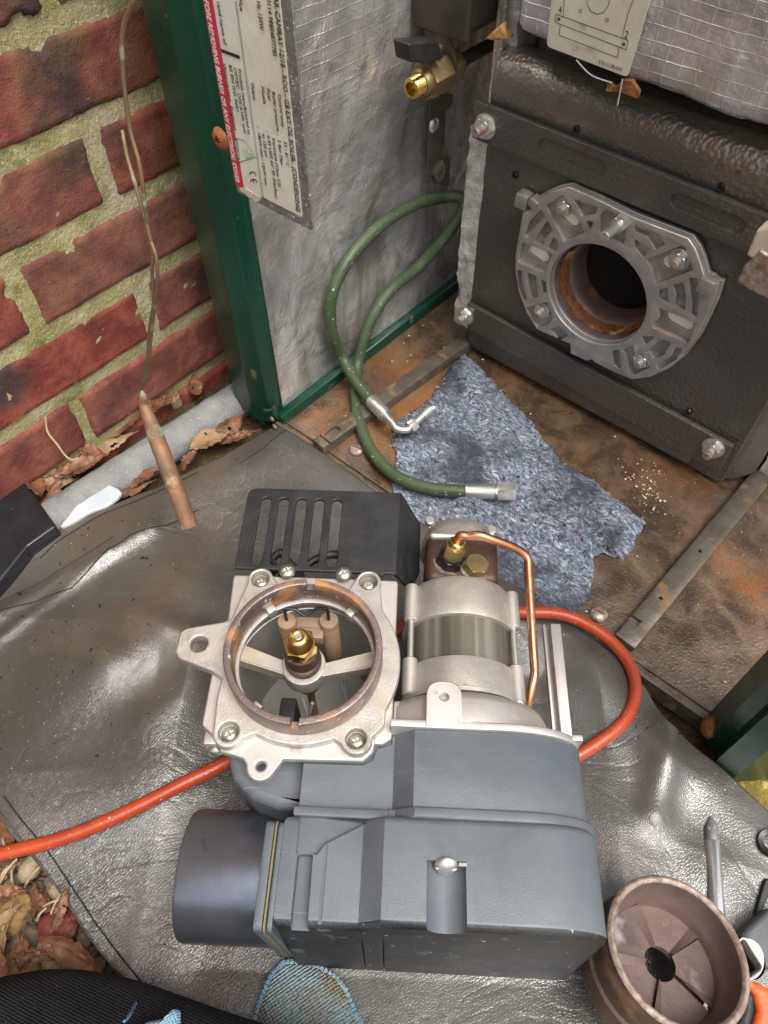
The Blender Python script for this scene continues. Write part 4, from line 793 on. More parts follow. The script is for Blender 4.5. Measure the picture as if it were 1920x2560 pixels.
def fibres(n, rr, Lm):
    ms = []
    for _ in range(n):
        p = fpt(random.uniform(.035, .965), random.uniform(.035, .965)); a = random.gauss(2.6, .9); L = random.uniform(.4, 1) * Lm; pts = []; c_ = random.gauss(0, 180)
        for k in range(5): pts.append((p.x, p.y, fz(p.x, p.y) + random.uniform(.0003, .0013))); p = p + Vector((math.cos(a), math.sin(a))) * L / 4; a += c_ * L / 4 + random.gauss(0, .25)
        ms.append(tube(pts, rr, 3, 0, False))
    bm = bmesh.new()
    for m_ in ms: bm.from_mesh(m_)
    me = bpy.data.meshes.new('m'); bm.to_mesh(me); bm.free(); return me
for nm, col, n in (('pale_fibres', (.55, .59, .63), 1300), ('blue_fibres', (.12, .18, .32), 1000), ('dark_fibres', (.03, .035, .05), 1300), ('red_fibres', (.6, .03, .05), 130), ('coloured_fibres', (.1, .3, .22), 60), ('tan_fibres', (.45, .3, .15), 90)):
    o = put(nm, fibres(n, .00032, .013), M(nm, col, r=.9), ft); o['kind'] = 'stuff'
# ================================================================== BURNER (local millimetres: a right, b away, z up)
TH = math.radians(38.5); BO = Vector((-.19, .13, 0))
bu = thing('oil_burner', BO, 'oil burner unit lying face up with grey plastic casing, cast aluminium flange and motor', 'burner', rz=TH)
BM = Matrix.Translation(BO) @ Matrix.Rotation(TH, 4, 'Z')
def bl_(c, x, y, z): return tuple((BM.inverted() @ oz(c, x, y, z / 1000)) * 1000)[:2]
S = Matrix.Scale(.001, 4); LF = BM @ S          # local mm frame
def bp(me, name, mat_, parent=None, smooth=35): 
    return put(name, me, mat_, parent or bu, smooth=smooth)
def Pl(outer, holes=(), t=4, bev=0, z0=0, res=2): return plate(LF, outer, holes, t, bev, z0, res)
def Fr(o, u, n): return LF @ frame(o, u, n=n)
# rear plate of the body + hollow body
bp(Pl(rnd([(-66, -46), (-66, 28), (-62, 34), (-64, 72), (62, 72), (62, -50), (56, -54), (-56, -54)], 3), [circ(0, 0, 50.5, 56)], t=9, bev=1.2, z0=127), 'body_plate', m_alu)
bp(Pl(rnd([(-54, -50), (-54, 56), (56, 56), (56, -50)], 8), [circ(0, 0, 50.5, 56)], t=100, bev=1, z0=26), 'body', m_alu)
bp(lathe(LF, [(50.4, 126), (50.0, 110), (50, 30), (0, 29.5)], 56), 'air_duct', M('duct_inside', (.30, .29, .27), (.38, .37, .34), 30, .4, .55, .5, bumps=[('n', 500, .0002)]), smooth=40)
# front flange casting: rim, four lobes, side lug, foot tab
s4 = [(-41, 64), (40, 65), (-45, -53), (39, -54)]
def hull_out():
    o = []
    o += circ(-41, 64, 9.5, 10, a0=math.radians(200), a1=math.radians(20), end=True)
    o += circ(0, 0, 58.5, 20, a0=math.radians(112), a1=math.radians(66), end=True)
    o += circ(40, 65, 9.5, 10, a0=math.radians(160), a1=math.radians(-20), end=True)
    o += circ(0, 0, 66, 16, a0=math.radians(38), a1=math.radians(-30), end=True)
    o += [(57, -44), (50, -52)]
    o += circ(39, -54, 10.5, 10, a0=math.radians(10), a1=math.radians(-160), end=True)
    o += circ(0, 0, 60, 16, a0=math.radians(-66), a1=math.radians(-117), end=True)
    o += circ(-45, -53, 10.5, 10, a0=math.radians(-20), a1=math.radians(-190), end=True)
    o += [(-57, -30), (-56, -16), (-64, -11), (-88, -3), (-92, 2), (-92, 17), (-88, 21), (-62, 27), (-57, 30)]
    return o
fo = hull_out(); lug = bl_('D', 430, 1390, 145)
bp(Pl(fo, [circ(0, 0, 49, 64), circ(lug[0], lug[1], 6.2, 24)] + [circ(x, y, 6.6, 24) for x, y in s4], t=9, bev=1.3, z0=136), 'front_flange', m_alu2)
bp(Pl([(-45, -50), (-52, -58), (-50, -64), (-40, -66), (-34, -68)] + circ(-22, -72, 9.5, 12, a0=math.radians(180), a1=math.radians(330), end=True) + [(-8, -67), (44, -66), (50, -60), (52, -48)], [circ(-22, -72, 3.2, 18), circ(0, 0, 52, 48)][:1], t=7, bev=1.4, z0=130.5), 'foot_tab', m_alu)
sc_m = M('zinc_screw', (.58, .58, .5), (.42, .42, .34), 300, .25, .4, .9)
for x, y in s4:
    bp(lathe(LF @ Matrix.Translation((x, y, 0)), [(0, 138.5), (6.5, 138.5), (6.55, 145)], 28), 'screw_recess', m_alu2)
    screw(Fr((x, y, 138.6), (1, random.uniform(-1, 1), 0), (0, 0, 1)), 5.9, sc_m, bu, 'screw', 'torx')
# ring
rp_ = [(49, 136), (49, 150), (50.5, 152), (50.5, 157), (48.6, 158.5), (48.6, 163.5), (49.3, 164.3), (52.8, 164.3), (53.8, 163.3), (53.8, 150), (54.6, 148), (54.6, 144)]
ring = lathe(LF, rp_, 96)
bp(boolean(Pl(circ(0, 0, 53.8, 96), [circ(0, 0, 48.8, 96)], t=20, bev=1.0, z0=144.6), [box(LF, -3, 3, 40, 60, 157, 170, 0), box(LF, -2.5, 3.5, -60, -40, 156, 170, 0)]), 'spigot_ring', M('scorched_ring_edge', (.27, .21, .19), (.20, .155, .145), 35, .34, .48, .7, bumps=[('n', 500, .0004)], spots=[(28, .54, (.40, .19, .07), .5, .12), (60, .6, (.12, .09, .08), .45, .1), (200, .64, (.5, .45, .4), .5)]))
bp(boolean(lathe(LF, [(48.75, 146), (48.45, 147), (48.45, 163), (48.75, 163.4)], 90), [box(LF, -3, 3, 40, 60, 157, 170, 0), box(LF, -2.5, 3.5, -60, -40, 156, 170, 0)]) if 0 else lathe(LF, [(48.75, 144), (48.5, 145), (48.5, 156.5)], 90), 'ring_liner', m_ring)
bp(Pl(circ(0, 0, 49.4, 64), [circ(0, 0, 46.6, 64)], t=3.5, bev=.6, z0=139), 'inner_step', m_alu)
for a in (128, 52, -128): bp(box(Fr((48.2 * math.cos(math.radians(a)), 48.2 * math.sin(math.radians(a)), 143), (-math.sin(math.radians(a)), math.cos(math.radians(a)), 0), (0, 0, 1)), -3.2, 3.2, -1, 4.5, -3, 6, .6), 'lug', m_alu)
# spider, nozzle, electrodes
def arm(p0, p1, w0, w1, h):
    p0, p1 = Vector(p0), Vector(p1); d = (p1 - p0); s = Vector((-d.y, d.x, 0)).normalized(); vs = []
    for p, w_ in ((p0, w0), (p1, w1)):
        for sx, sz in ((-1, 0), (1, 0), (1, -1), (-1, -1)): vs.append(p + s * sx * w_ / 2 + Vector((0, 0, sz * h)))
    me = pyd(vs, [(0, 1, 2, 3), (7, 6, 5, 4), (0, 4, 5, 1), (1, 5, 6, 2), (2, 6, 7, 3), (3, 7, 4, 0)]); bm = bmesh.new(); bm.from_mesh(me); bmesh.ops.bevel(bm, geom=bm.edges[:], offset=.9, segments=2, affect='EDGES'); bmesh.ops.recalc_face_normals(bm, faces=bm.faces); bm.to_mesh(me); bm.free(); me.transform(LF); return me
cx_, cy_ = -2, 1
SZ = 137
spd = join(arm((-49, 8, SZ), (-11, -4, SZ - 1), 12, 9, 13), arm((49, 7, SZ), (8, -4, SZ - 1), 12, 9, 13), Pl(circ(cx_, cy_ - 1, 15.5, 32), [circ(cx_, cy_, 11.5, 32)], t=15, bev=1, z0=SZ - 15))
bp(spd, 'spider', m_alu2)
NF = LF @ Matrix.Translation((cx_, cy_, 0))
bp(lathe(NF, [(11, 118), (11.3, 130), (11.3, 139), (12.8, 140), (12.8, 144), (11.2, 145), (11.2, 157), (10, 158), (0, 158)], 36), 'nozzle_holder', m_brown)
bp(join(cyl(NF, 8, 98, 122, 24, .5)), 'nozzle_holder', m_brass); bp(cyl(NF, 3, 28, 100, 16, .1), 'oil_pipe', m_copper)
noz = bp(hexa(NF, 11.6, 157, 168.5, rot=.9), 'nozzle', m_brassc, smooth=30)
bp(lathe(NF, [(9.8, 167), (9.8, 168.6), (9.3, 169.6), (7.0, 176.2), (6.2, 177.6), (5.2, 178.2), (3.2, 178.3), (2.7, 178), (0, 177.8)], 40), 'nozzle_cone', m_brassc, noz, smooth=60)
bp(lathe(NF, [(2.6, 178.0), (2.2, 178.4), (0, 178.2)], 20), 'nozzle_tip', m_zinc, noz)
el = bl_('H8', 620, 595, 150); er = bl_('H8', 1035, 590, 150); eg = (er[0] - el[0])
for p_, sg in ((el, 1), (er, -1)):
    ef = LF @ Matrix.Translation((p_[0], p_[1], 0)); e_ = bp(lathe(ef, [(0, 150.5), (1.5, 150.4), (6.4, 149.5), (6.8, 148.6), (6.8, 144), (6.4, 143.6), (6.8, 143), (6.8, 90), (0, 90)], 32), 'electrode_porcelain', m_ceram)
    bp(tube([LF @ Vector(q) for q in ((p_[0], p_[1], 148), (p_[0], p_[1], 163), (p_[0] - sg * -1.0, p_[1] + .3, 166), (p_[0] + sg * 7, p_[1] + 2, 163), (p_[0] + sg * 14, p_[1] - 2, 161))], .00125, 10, 0), 'electrode_rod', m_dsteel, e_, smooth=60)
bp(box(LF, el[0], er[0], el[1] - 1, el[1] + 7, 138, 143, .6), 'electrode_clamp', m_ceram)
bp(box(LF, (el[0] + er[0]) / 2 - 9, (el[0] + er[0]) / 2 + 11, el[1] - 9, el[1] + 1, 132, 142, .6), 'electrode_clamp', m_ceram)
# wires and parts deep in the body
bp(Pl(circ(22, -16, 13, 32), [circ(22, -16, 10, 32)], t=3, z0=33), 'bearing_ring', m_alu)
bp(box(LF, -22, -10, -34, -8, 40, 96, 2), 'photocell', m_black)
for q in (((8, -30, 36), (-4, -20, 60), (2, -12, 96)), ((14, -34, 36), (2, -24, 60), (-6, -8, 96)), ((32, -18, 36), (28, -10, 60), (24, 10, 96)), ((24, -30, 36), (30, -14, 60), (20, 10, 96))):
    bp(tube([LF @ Vector(k) for k in q], .0014, 8, 5), 'ignition_lead', m_wire, smooth=60)
# black control cover behind the flange
CZ = 141
def covr():
    out = rnd([(-64, 153), (62, 153), (60, 75), (-63, 75)], [9, 1, 1, 1])
    sl2 = []
    for k in range(5):
        x0_ = -47 + k * 14.4; sl2.append(slot(x0_, 83, x0_ - .6, 139.5, 4.2))
    return Pl(out, sl2, t=3.2, bev=.8, z0=CZ - 3.2)
cv = bp(covr(), 'control_cover', m_black)
w_ = [(62, 153, CZ - .6), (79, 150, CZ - 40), (79, 100, CZ - 40), (72, 86, CZ - 42), (60, 75, CZ - .6)]
w2 = [(x - 2.2, y, z - 1) for x, y, z in w_]
sf_ = pyd([LF @ Vector(v) for v in w_ + w2], [(0, 1, 2, 3, 4), (9, 8, 7, 6, 5), (0, 5, 6, 1), (1, 6, 7, 2), (2, 7, 8, 3), (3, 8, 9, 4), (4, 9, 5, 0)])
bp(sf_, 'cover_side', m_black, cv, smooth=20)
bp(box(LF, -63.5, -61, 80, 145, CZ - 9, CZ - 2, .5), 'cover_skirt', m_black, cv)
for x in (-45, 48): bp(box(LF, x - 3, x + 3, 73.6, 75.6, CZ - 4, CZ + .6, .3), 'clip', m_black, cv)
bp(box(LF, -34, -14, 78, 92, 90, 118, 1), 'control_box', m_black); bp(tube([LF @ Vector(q) for q in ((-42, 98, 116), (-34, 104, 120), (-28, 98, 117), (-18, 92, 116), (-4, 99, 120), (8, 103, 121), (30, 104, 118))], .0033, 12), 'cable', m_black, smooth=60)
bp(lathe(Fr((-42, 92, 112), (1, 0, 0), (0, 0, 1)), [(3.5, 0), (7, 0), (7, 8), (3.5, 8), (3.5, 0)], 24), 'cable_gland', m_black)
for q in ((-21, 71), (21, 70)):
    p_ = bl_('D', *((620, 1232) if q[0] < 0 else (742, 1238)), 142); screw(Fr((p_[0], p_[1], 140.5), (1, .6, 0), (0, 0, 1)), 6.2, sc_m, bu, 'screw', 'torx')
# left lower corner block and screw under the flange
bp(box(LF, -65, -50, -56, -44, 112, 127, 1), 'corner_block', m_alu); screw(Fr((-58, -58, 118), (1, 0, 0), (0, -1, .3)), 5, sc_m, bu, 'screw', 'slot')
# casing: outlines in (a, z), extruded along b
def AZ(b): return Fr((0, b, 0), (1, 0, 0), (0, -1, 0))      # u=a, v=z, n=-b
def casprof(a0, a1, zt, rad, z0=1, inset=0, step=None):
    o = [(a0, z0), (a0, zt)] if not step else [(a0, z0), (a0, step[2]), (step[0], step[2]), (step[1], zt)]
    o += [(a1 - rad * 1.6 + rad * 1.6 * math.sin(t), zt - rad + rad * math.cos(t)) for t in [math.pi / 2 * k / 14 for k in range(15)]]
    o += [(a1 + .5, z0)]
    return o
up_ = plate(AZ(-46), casprof(5, 190, 146, 34, step=(64, 77, 132)), t=56, bev=1.5)
cuts = []
cuts.append(plate(LF, [(-60, -40), (62.5, -40), (62.5, -53), (53, -56), (50, -64), (44, -67.5), (-60, -68)], t=60, z0=128.5)); bp(boolean(up_, cuts), 'upper_casing', m_grey)
bp(plate(AZ(-95.5), casprof(62, 194, 149, 35, step=(66, 78, 140)), t=7, bev=1.4), 'seam_lip', m_grey)
bp(plate(AZ(-96), casprof(3, 63.5, 139.5, 2), t=6, bev=1.2), 'seam_lip', m_grey)
lob = Pl(rnd([(-52, -46), (-50, -60), (-44, -74), (-30, -86), (-12, -92), (16, -94), (16, -46)], 4), t=94, bev=7, z0=22, res=5)
bp(lob, 'scroll_outlet', m_grey)
def lowbox():
    vs = []; ps_t = casprof(-2, 191, 150, 24, step=(47, 60, 139)); n = len(ps_t)
    o_ = plate(AZ(-101.5), ps_t, t=60, bev=5, res=4)
    for v in o_.vertices:
        q = LF.inverted() @ v.co; k = max(0, min(1, (150 - q.z) / 150))
        if q.y < -150: q.y -= 10 * k
        v.co = LF @ q
    return o_
cut2 = [cyl(Fr((97, -126, 151), (1, 0, 0), (0, -1, 0)), 11.5, 0, 60, 40, 0), box(LF, 85.6, 108.4, -190, -126, 150.8, 165, 0),
        plate(LF, rnd([(8, -123), (17.5, -123), (19, -200), (8, -200)], 2.5), t=30, z0=128), plate(LF, rnd([(7, -101), (50, -104), (24, -118), (20, -124), (7, -124)], 1), t=30, z0=134.5), box(LF, 24, 26, -200, -118, 137.8, 170, 0)]
cut2 += [box(LF, x_, x_ + 1.0, -200, -163.2, -2, 160, 0) for x_ in (48, 61)]
lb = boolean(lowbox(), cut2)
lo_ = bp(lb, 'lower_casing', [m_grey, m_greyd], smooth=32)
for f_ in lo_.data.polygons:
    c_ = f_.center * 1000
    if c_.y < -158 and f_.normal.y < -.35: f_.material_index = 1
print('DIRTY', sum(f_.material_index for f_ in lo_.data.polygons), len(lo_.data.polygons))
# worn, soiled end wall of the casing: darker skin with the end's shade in its colour
bp(plate(Fr((0, -162.2, 0), (1, 0, 0), (0, -1, 0)), [(2, 4), (2, 141), (48, 141), (48, 140), (184, 140), (188, 110), (188, 4)], t=.6), 'soiled_end', m_greyd) if 0 else None
screw(Fr((97, -128, 147.5), (1, 0, 0), (0, -1, .5)), 7, m_zinc, bu, 'screw', 'slot')
bp(box(LF, 104, 109, -128.5, -126.5, 147, 150.5, .5), 'chip', m_wire)
# inlet tube and its flange
bp(plate(Fr((-3, 0, 0), (0, -1, 0), (-1, 0, 0)), [(-a, b) for a, b in rnd([(-166, 2), (-166, 143), (-106, 143), (-106, 2)][::1], 5)], t=5.5, bev=.8, z0=4.2), 'inlet_flange', m_grey)
bp(plate(Fr((-3, 0, 0), (0, -1, 0), (-1, 0, 0)), [(-a, b) for a, b in rnd([(-166.4, 2), (-166.4, 143.4), (-105.6, 143.4), (-105.6, 2)], 5)], t=1.0, z0=2.6), 'gasket', M('brass_gasket', (.20, .16, .08), r=.6))
bp(plate(Fr((-3, 0, 0), (0, -1, 0), (-1, 0, 0)), [(-a, b) for a, b in rnd([(-166, 2), (-166, 141), (-106, 141), (-106, 2)], 5)], t=3, bev=.5, z0=-1), 'inlet_flange', m_grey)
TF = Fr((-10, -123, 54), (0, 1, 0), (-1, 0, 0))
bp(lathe(TF, [(42.5, 0), (42.5, 63), (41.5, 65.5), (39.5, 66), (38.5, 64), (38.5, 2), (0, 1)], 72), 'inlet_tube', m_tube, smooth=30)
p_ = bl_('H3', 640, 1060, 96); bp(cyl(Fr((-9, p_[1], 92), (0, 1, 0), (-1, 0, .4)), 4.2, 0, 2.6, 18, .3), 'copper_rivet', m_copper)
# aluminium fan housing: band, cone, tab, fin
bp(boolean(plate(AZ(-41), casprof(-6, 189, 149, 34), t=5.2, bev=1), [box(LF, -60, 61.5, -68.5, -30, 126, 170, 0)]), 'housing_rim', m_alu)
MAX, MAZ = 111, 92
MF = Fr((MAX, 0, MAZ), (1, 0, 0), (0, 1, 0))    # z axis along b
bp(lathe(MF, [(84, -42), (82, -36), (74, -28), (60, -20), (48, -16), (46, -15), (0, -15)], 80, math.pi * .98 + math.pi, math.pi * 2.05 + math.pi) if 0 else lathe(MF @ Matrix.Translation((0, 6, 0)), [(63, -42), (63, -26), (61, -21), (56, -18), (46, -16), (0, -15)], 80), 'fan_housing', m_alu, smooth=50)
bp(box(LF, 62, 130, -44, -20, 60, 128, 2), 'fan_housing', m_alu)
tabp = rnd([(84, -45.4), (84, -14), (108, -14), (108, -45.4)], [0, 11, 11, 0], 8)
bp(Pl(tabp, [circ(96, -25, 3, 18)], t=11, bev=.8, z0=139), 'mounting_tab', m_alu)
bp(join(box(LF, 177, 179, -42, 60, 92, 97, .4), box(LF, 182.5, 190.5, -42, 60, 88, 99, .6), box(LF, 178.5, 183, -42, 60, 86, 90, .3), box(LF, 183, 190, -44, -40, 60, 130, .5)), 'side_fin', m_alu)
# motor
MR = 43
bp(lathe(MF, [(0, -15), (47, -15), (47, -12), (MR, -10), (MR, 12), (MR - .5, 13), (0, 13)], 64), 'motor_end_bell', m_alu2)
bp(lathe(MF, [(0, 13), (MR - 2.5, 13), (MR - 2.5, 48), (0, 48)], 64), 'stator', m_stator)
bp(lathe(MF, [(0, 46), (MR + 1, 46), (MR + 1.5, 48), (MR, 56), (MR, 76), (MR - 2, 80), (MR - 6, 82), (0, 82)], 64), 'motor_end_bell', m_alu2)
for a_, z_ in ((73, 118), (151, 112)):
    for b0_, b1_ in ((-12, 16), (47, 78)): bp(cyl(Fr((a_, b0_, z_), (1, 0, 0), (0, 1, 0)), 5.6, 0, b1_ - b0_, 24, 1), 'rod_boss', m_alu2)
    bp(cyl(Fr((a_, 14, z_), (1, 0, 0), (0, 1, 0)), 2.3, 0, 36, 16, .1), 'tie_rod', m_zinc)
screw(Fr((151, -13, 112), (1, 0, 0), (0, -1, .4)), 5.5, sc_m, bu, 'screw', 'plain')
# pump
bp(box(LF, 83, 141, 80, 124, 60, 126, 7, 5), 'pump', m_brown)
bp(lathe(Fr((MAX + 1, 122, 96), (1, 0, 0), (0, 1, 0)), [(0, 26), (16, 25), (28, 19), (32, 8), (33, 0), (0, 0)], 48), 'pump_cover', m_alu2, smooth=50)
bp(box(LF, 86, 140, 118, 124, 70, 129, 3, 3), 'pump_gasket', m_alu)
nA = bl_('H2', 575, 320, 128); nB = bl_('H2', 750, 340, 132)
an = Vector((.25, .3, 1)); fA = Fr((nA[0], nA[1], 122), (1, 0, 0), an)
bp(lathe(fA, [(0, 0), (13, 0), (13, 2), (0, 2)], 32), 'washer', m_zincr); bp(hexa(fA, 11.5, 2, 10, rot=.2), 'union', m_dsteel, smooth=30)
bp(hexa(fA, 8.6, 10, 21, rot=.5), 'pipe_nut', m_brass, smooth=30); bp(cyl(fA, 6.6, 20, 26, 24, .8), 'pipe_nut', m_brassc)
fB = Fr((nB[0], nB[1], 124), (1, 0, 0), (.15, .1, 1)); bp(lathe(fB, [(0, 0), (12, 0), (12, 1.5), (0, 1.5)], 32), 'washer', m_zincr); bp(hexa(fB, 10, 1.5, 9, rot=.1), 'plug', m_brass, smooth=30)
for q in ((86, 133, 128), (136, 126, 128)): bp(cyl(Fr(q, (1, 0, 0), (0, 0, 1)), 4, -2, 4, 20, .8), 'cap_screw', m_zinc)
top = LF.inverted() @ (fA @ Vector((0, 0, 25)))
PP = [(tuple(top)), tuple(top + Vector((1.5, 2, 6)))]
for c, x, y, z in (('H2', 700, 155, 152), ('H2', 770, 150, 154), ('H2', 850, 175, 152), ('H2', 960, 215, 146), ('H2', 1040, 255, 140), ('H2', 1085, 300, 136), ('H2', 1092, 380, 132), ('H2', 1105, 600, 124), ('H2', 1120, 850, 116), ('H2', 1130, 990, 110), ('H2', 1130, 1060, 108), ('H2', 1110, 1150, 104), ('H2', 1090, 1240, 98), ('H2', 1075, 1300, 92)):
    q = bl_(c, x, y, z); PP.append((q[0], q[1], z))
bp(tube([LF @ Vector(q) for q in PP], .0033, 16, 6), 'copper_pipe', m_copper, smooth=70)
# ================================================================== ORANGE CABLE
op = [(-60, 1862, .012), (0, 1845, .012), (130, 1812, .014), (260, 1760, .016), (400, 1690, .018), (500, 1640, .016), (620, 1560, .01), (760, 1440, .01), (900, 1330, .01), (1000, 1312, .01), (1110, 1322, .014), (1200, 1325, .016), (1260, 1345, .015), (1320, 1385, .014), (1362, 1440, .013), (1372, 1500, .012), (1345, 1560, .012), (1280, 1612, .01), (1220, 1640, .008), (1120, 1640, .005)]
cb = put('orange_cable', tube([oz('D', x, y, z) for x, y, z in op], .0054, 18, 10), m_orange, base=None, smooth=70); tag(cb, 'orange red rubber cable running under the burner and curling round its right side', 'cable')
# ================================================================== COPPER PHIAL
pc = thing('copper_phial', oz('D', 410, 1135, .02), 'weathered copper sensor bulb on thin twisted capillary wires hanging before the brick wall', 'sensor')
ky = lambda x, y, Y_: oy('D', x, y, Y_)
ph0, ph1 = oy('K6', 1575, 1120, .17), oy('K6', 1230, 200, .20)
dph = (ph1 - ph0)
bulb = [(*(ph0), 1), (*(ph0.lerp(ph1, .25)), 1), (*(ph0.lerp(ph1, .6)), 1.0), (*(ph0.lerp(ph1, .85)), .92), (*(oy('K6', 1200, 120, .203)), .62), (*(oy('K6', 1190, 40, .205)), .42), (*(oy('K6', 1180, -10, .207)), .22)]
m_cu2 = M('verdigris_copper', (.28, .14, .07), (.16, .095, .055), 55, .55, .75, .25, bumps=[('n', 300, .0005)], spots=[(60, .56, (.34, .24, .13), .7, .1), (45, .60, (.14, .36, .26), .8, .05)])
m_cap = M('capillary', (.30, .18, .09), (.16, .13, .08), 30, .4, .6, .5, spots=[(60, .62, (.3, .32, .25), .8, .1)])
put('bulb', tube(bulb, .0075, 24, 8), m_cu2, pc, smooth=60)
def cap(pts, Y0, Y1):
    n = len(pts); return [oy('G1' if c == 1 else 'G5', x, y, Y0 + (Y1 - Y0) * i / (n - 1)) for i, (c, x, y) in enumerate(pts)]
put('capillary', tube(cap([(5, 915, 850), (5, 940, 790), (5, 965, 720), (5, 975, 560), (5, 1000, 350), (5, 1020, 150), (1, 1010, 1659), (1, 960, 1500), (1, 930, 1250), (1, 900, 1050), (1, 845, 850), (1, 815, 650), (1, 795, 450), (1, 790, 250), (1, 815, 120), (1, 870, 0), (1, 900, -60)], .207, .25), .0013, 10, 6), m_cap, pc, smooth=60)
put('capillary', tube(cap([(5, 915, 850), (5, 940, 760), (5, 958, 650), (5, 965, 500), (5, 995, 300), (5, 985, 100), (1, 990, 1640), (1, 950, 1450), (1, 900, 1280), (1, 860, 1140), (1, 825, 1020), (1, 805, 920), (1, 792, 845)], .207, .24), .0013, 10, 6), m_cap, pc, smooth=60)
# ================================================================== PIPE LAGGING, WHITE PLASTIC, TUB, LEAVES, STONES
lg0, lg1 = oz('K6', 420, 1080, -.005), oz('K6', 1700, 250, -.005)
lgd = (lg1 - lg0).normalized(); LGf = axf(lg0 - lgd * .012, lgd); LGL = (lg1 - lg0).length + .08
def lag():
    vs = []; fs = []; n, m = 28, 80
    for j in range(m + 1):
        for k in range(n + 1):
            t = math.radians(12) + math.radians(336) * k / n; r = .021 + .0012 * nz((math.cos(t), math.sin(t), j * .15), 1.5) + .0006 * nz((math.cos(t), math.sin(t), j * .5), 5); vs.append(LGf @ Vector((r * math.cos(t), r * math.sin(t), LGL * j / m)))
    for j in range(m):
        for k in range(n): a = j * (n + 1) + k; fs.append((a, a + 1, a + n + 2, a + n + 1))
    me = pyd(vs, fs); o = bpy.data.objects.new('b', me); C.objects.link(o); md = o.modifiers.new('s', 'SOLIDIFY'); md.thickness = .007; md.offset = -1; return ev(o)
o = put('pipe_lagging', lag(), m_foam, smooth=50); tag(o, 'split grey foam pipe lagging lying along the foot of the brick wall', 'pipe insulation')
wp = [oz('K6', x, y, .006) for x, y in ((490, 1150), (640, 960), (760, 840), (850, 775), (900, 778), (985, 815), (1020, 850), (980, 900), (900, 960), (760, 1010), (600, 1100))]
def wpm():
    me = plate(frame((0, 0, .004), (1, 0, 0), n=(0, 0, 1)), rnd([(p.x, p.y) for p in wp], .003, 3), t=.006, bev=.002, res=3); return me
o = put('plastic_scoop', wpm(), m_wplas, smooth=40); tag(o, 'white plastic piece on the grey foam lagging beside the leather sheet', 'plastic piece')
tbx = [oz('D', x, y, .02) for x, y in ((-60, 880), (8, 965), (60, 1050), (122, 1136), (60, 1180), (0, 1255), (-80, 1350), (-400, 1300))]
o = put('black_tub', plate(frame((0, 0, -.02), (1, 0, 0), n=(0, 0, 1)), rnd([(p.x, p.y) for p in tbx], .004, 4), t=.04, bev=.003, res=3), m_bin, smooth=40); tag(o, 'shiny black plastic tub at the left edge between wall and leather sheet', 'tub')
def leaf(p, L, W, a, tilt, mat_, label, seed, top=True):
    vs = []; fs = []; n, m = 22, 8; rr = random.Random(seed)
    fr = Matrix.Translation(p) @ Matrix.Rotation(a, 4, 'Z') @ Matrix.Rotation(tilt, 4, 'X') @ Matrix.Rotation(tilt * .5, 4, 'Y'); cu_ = rr.uniform(.25, .6) * (1 if seed % 3 else -1); bend = rr.uniform(-.25, .25)
    for i in range(n + 1):
        u = i / n; w2_ = W / 2 * max(.02, math.sin(math.pi * u) ** .9 * (1.15 - .5 * u)) * (1 + .10 * math.sin(i * 2.6 + seed) + .16 * nz((u * 12, seed, 0), 1))
        for j in range(m + 1):
            v = j / m * 2 - 1; av = abs(v)
            z = cu_ * w2_ * av ** 1.3 + .0007 * math.cos((u * 11 - av * 2.2) * math.pi) * min(1, av * 3) + .16 * L * bend * (u - .5) ** 2 * 4 + .002 * nz((u * 5, v * 2, seed), 1.3)
            vs.append(fr @ Vector(((u - .5) * L, v * w2_ + bend * L * .35 * math.sin(u * 3.1), z)))
    for i in range(n):
        for j in range(m):
            if nz((i * .5, j * .6, seed), .9) > .52 and j not in (3, 4): continue
            q = i * (m + 1) + j; fs.append((q, q + 1, q + m + 2, q + m + 1))
    me = pyd(vs, fs); o = bpy.data.objects.new('b', me); C.objects.link(o); md = o.modifiers.new('s', 'SOLIDIFY'); md.thickness = .0003; me = ev(o)
    me = join(me, tube([vs[i * (m + 1) + m // 2] + Vector((0, 0, .0002)) for i in range(0, n + 1, 2)] + [fr @ Vector((L * .62, bend * .01, .001))], .0004, 5, 0))
    me.transform(Matrix.Translation(-Vector(p))); me.materials.clear(); o = put('leaf', me, mat_, smooth=35); o.location = p
    tag(o, label, 'leaf', 'dry fallen leaves on the soil'); return o
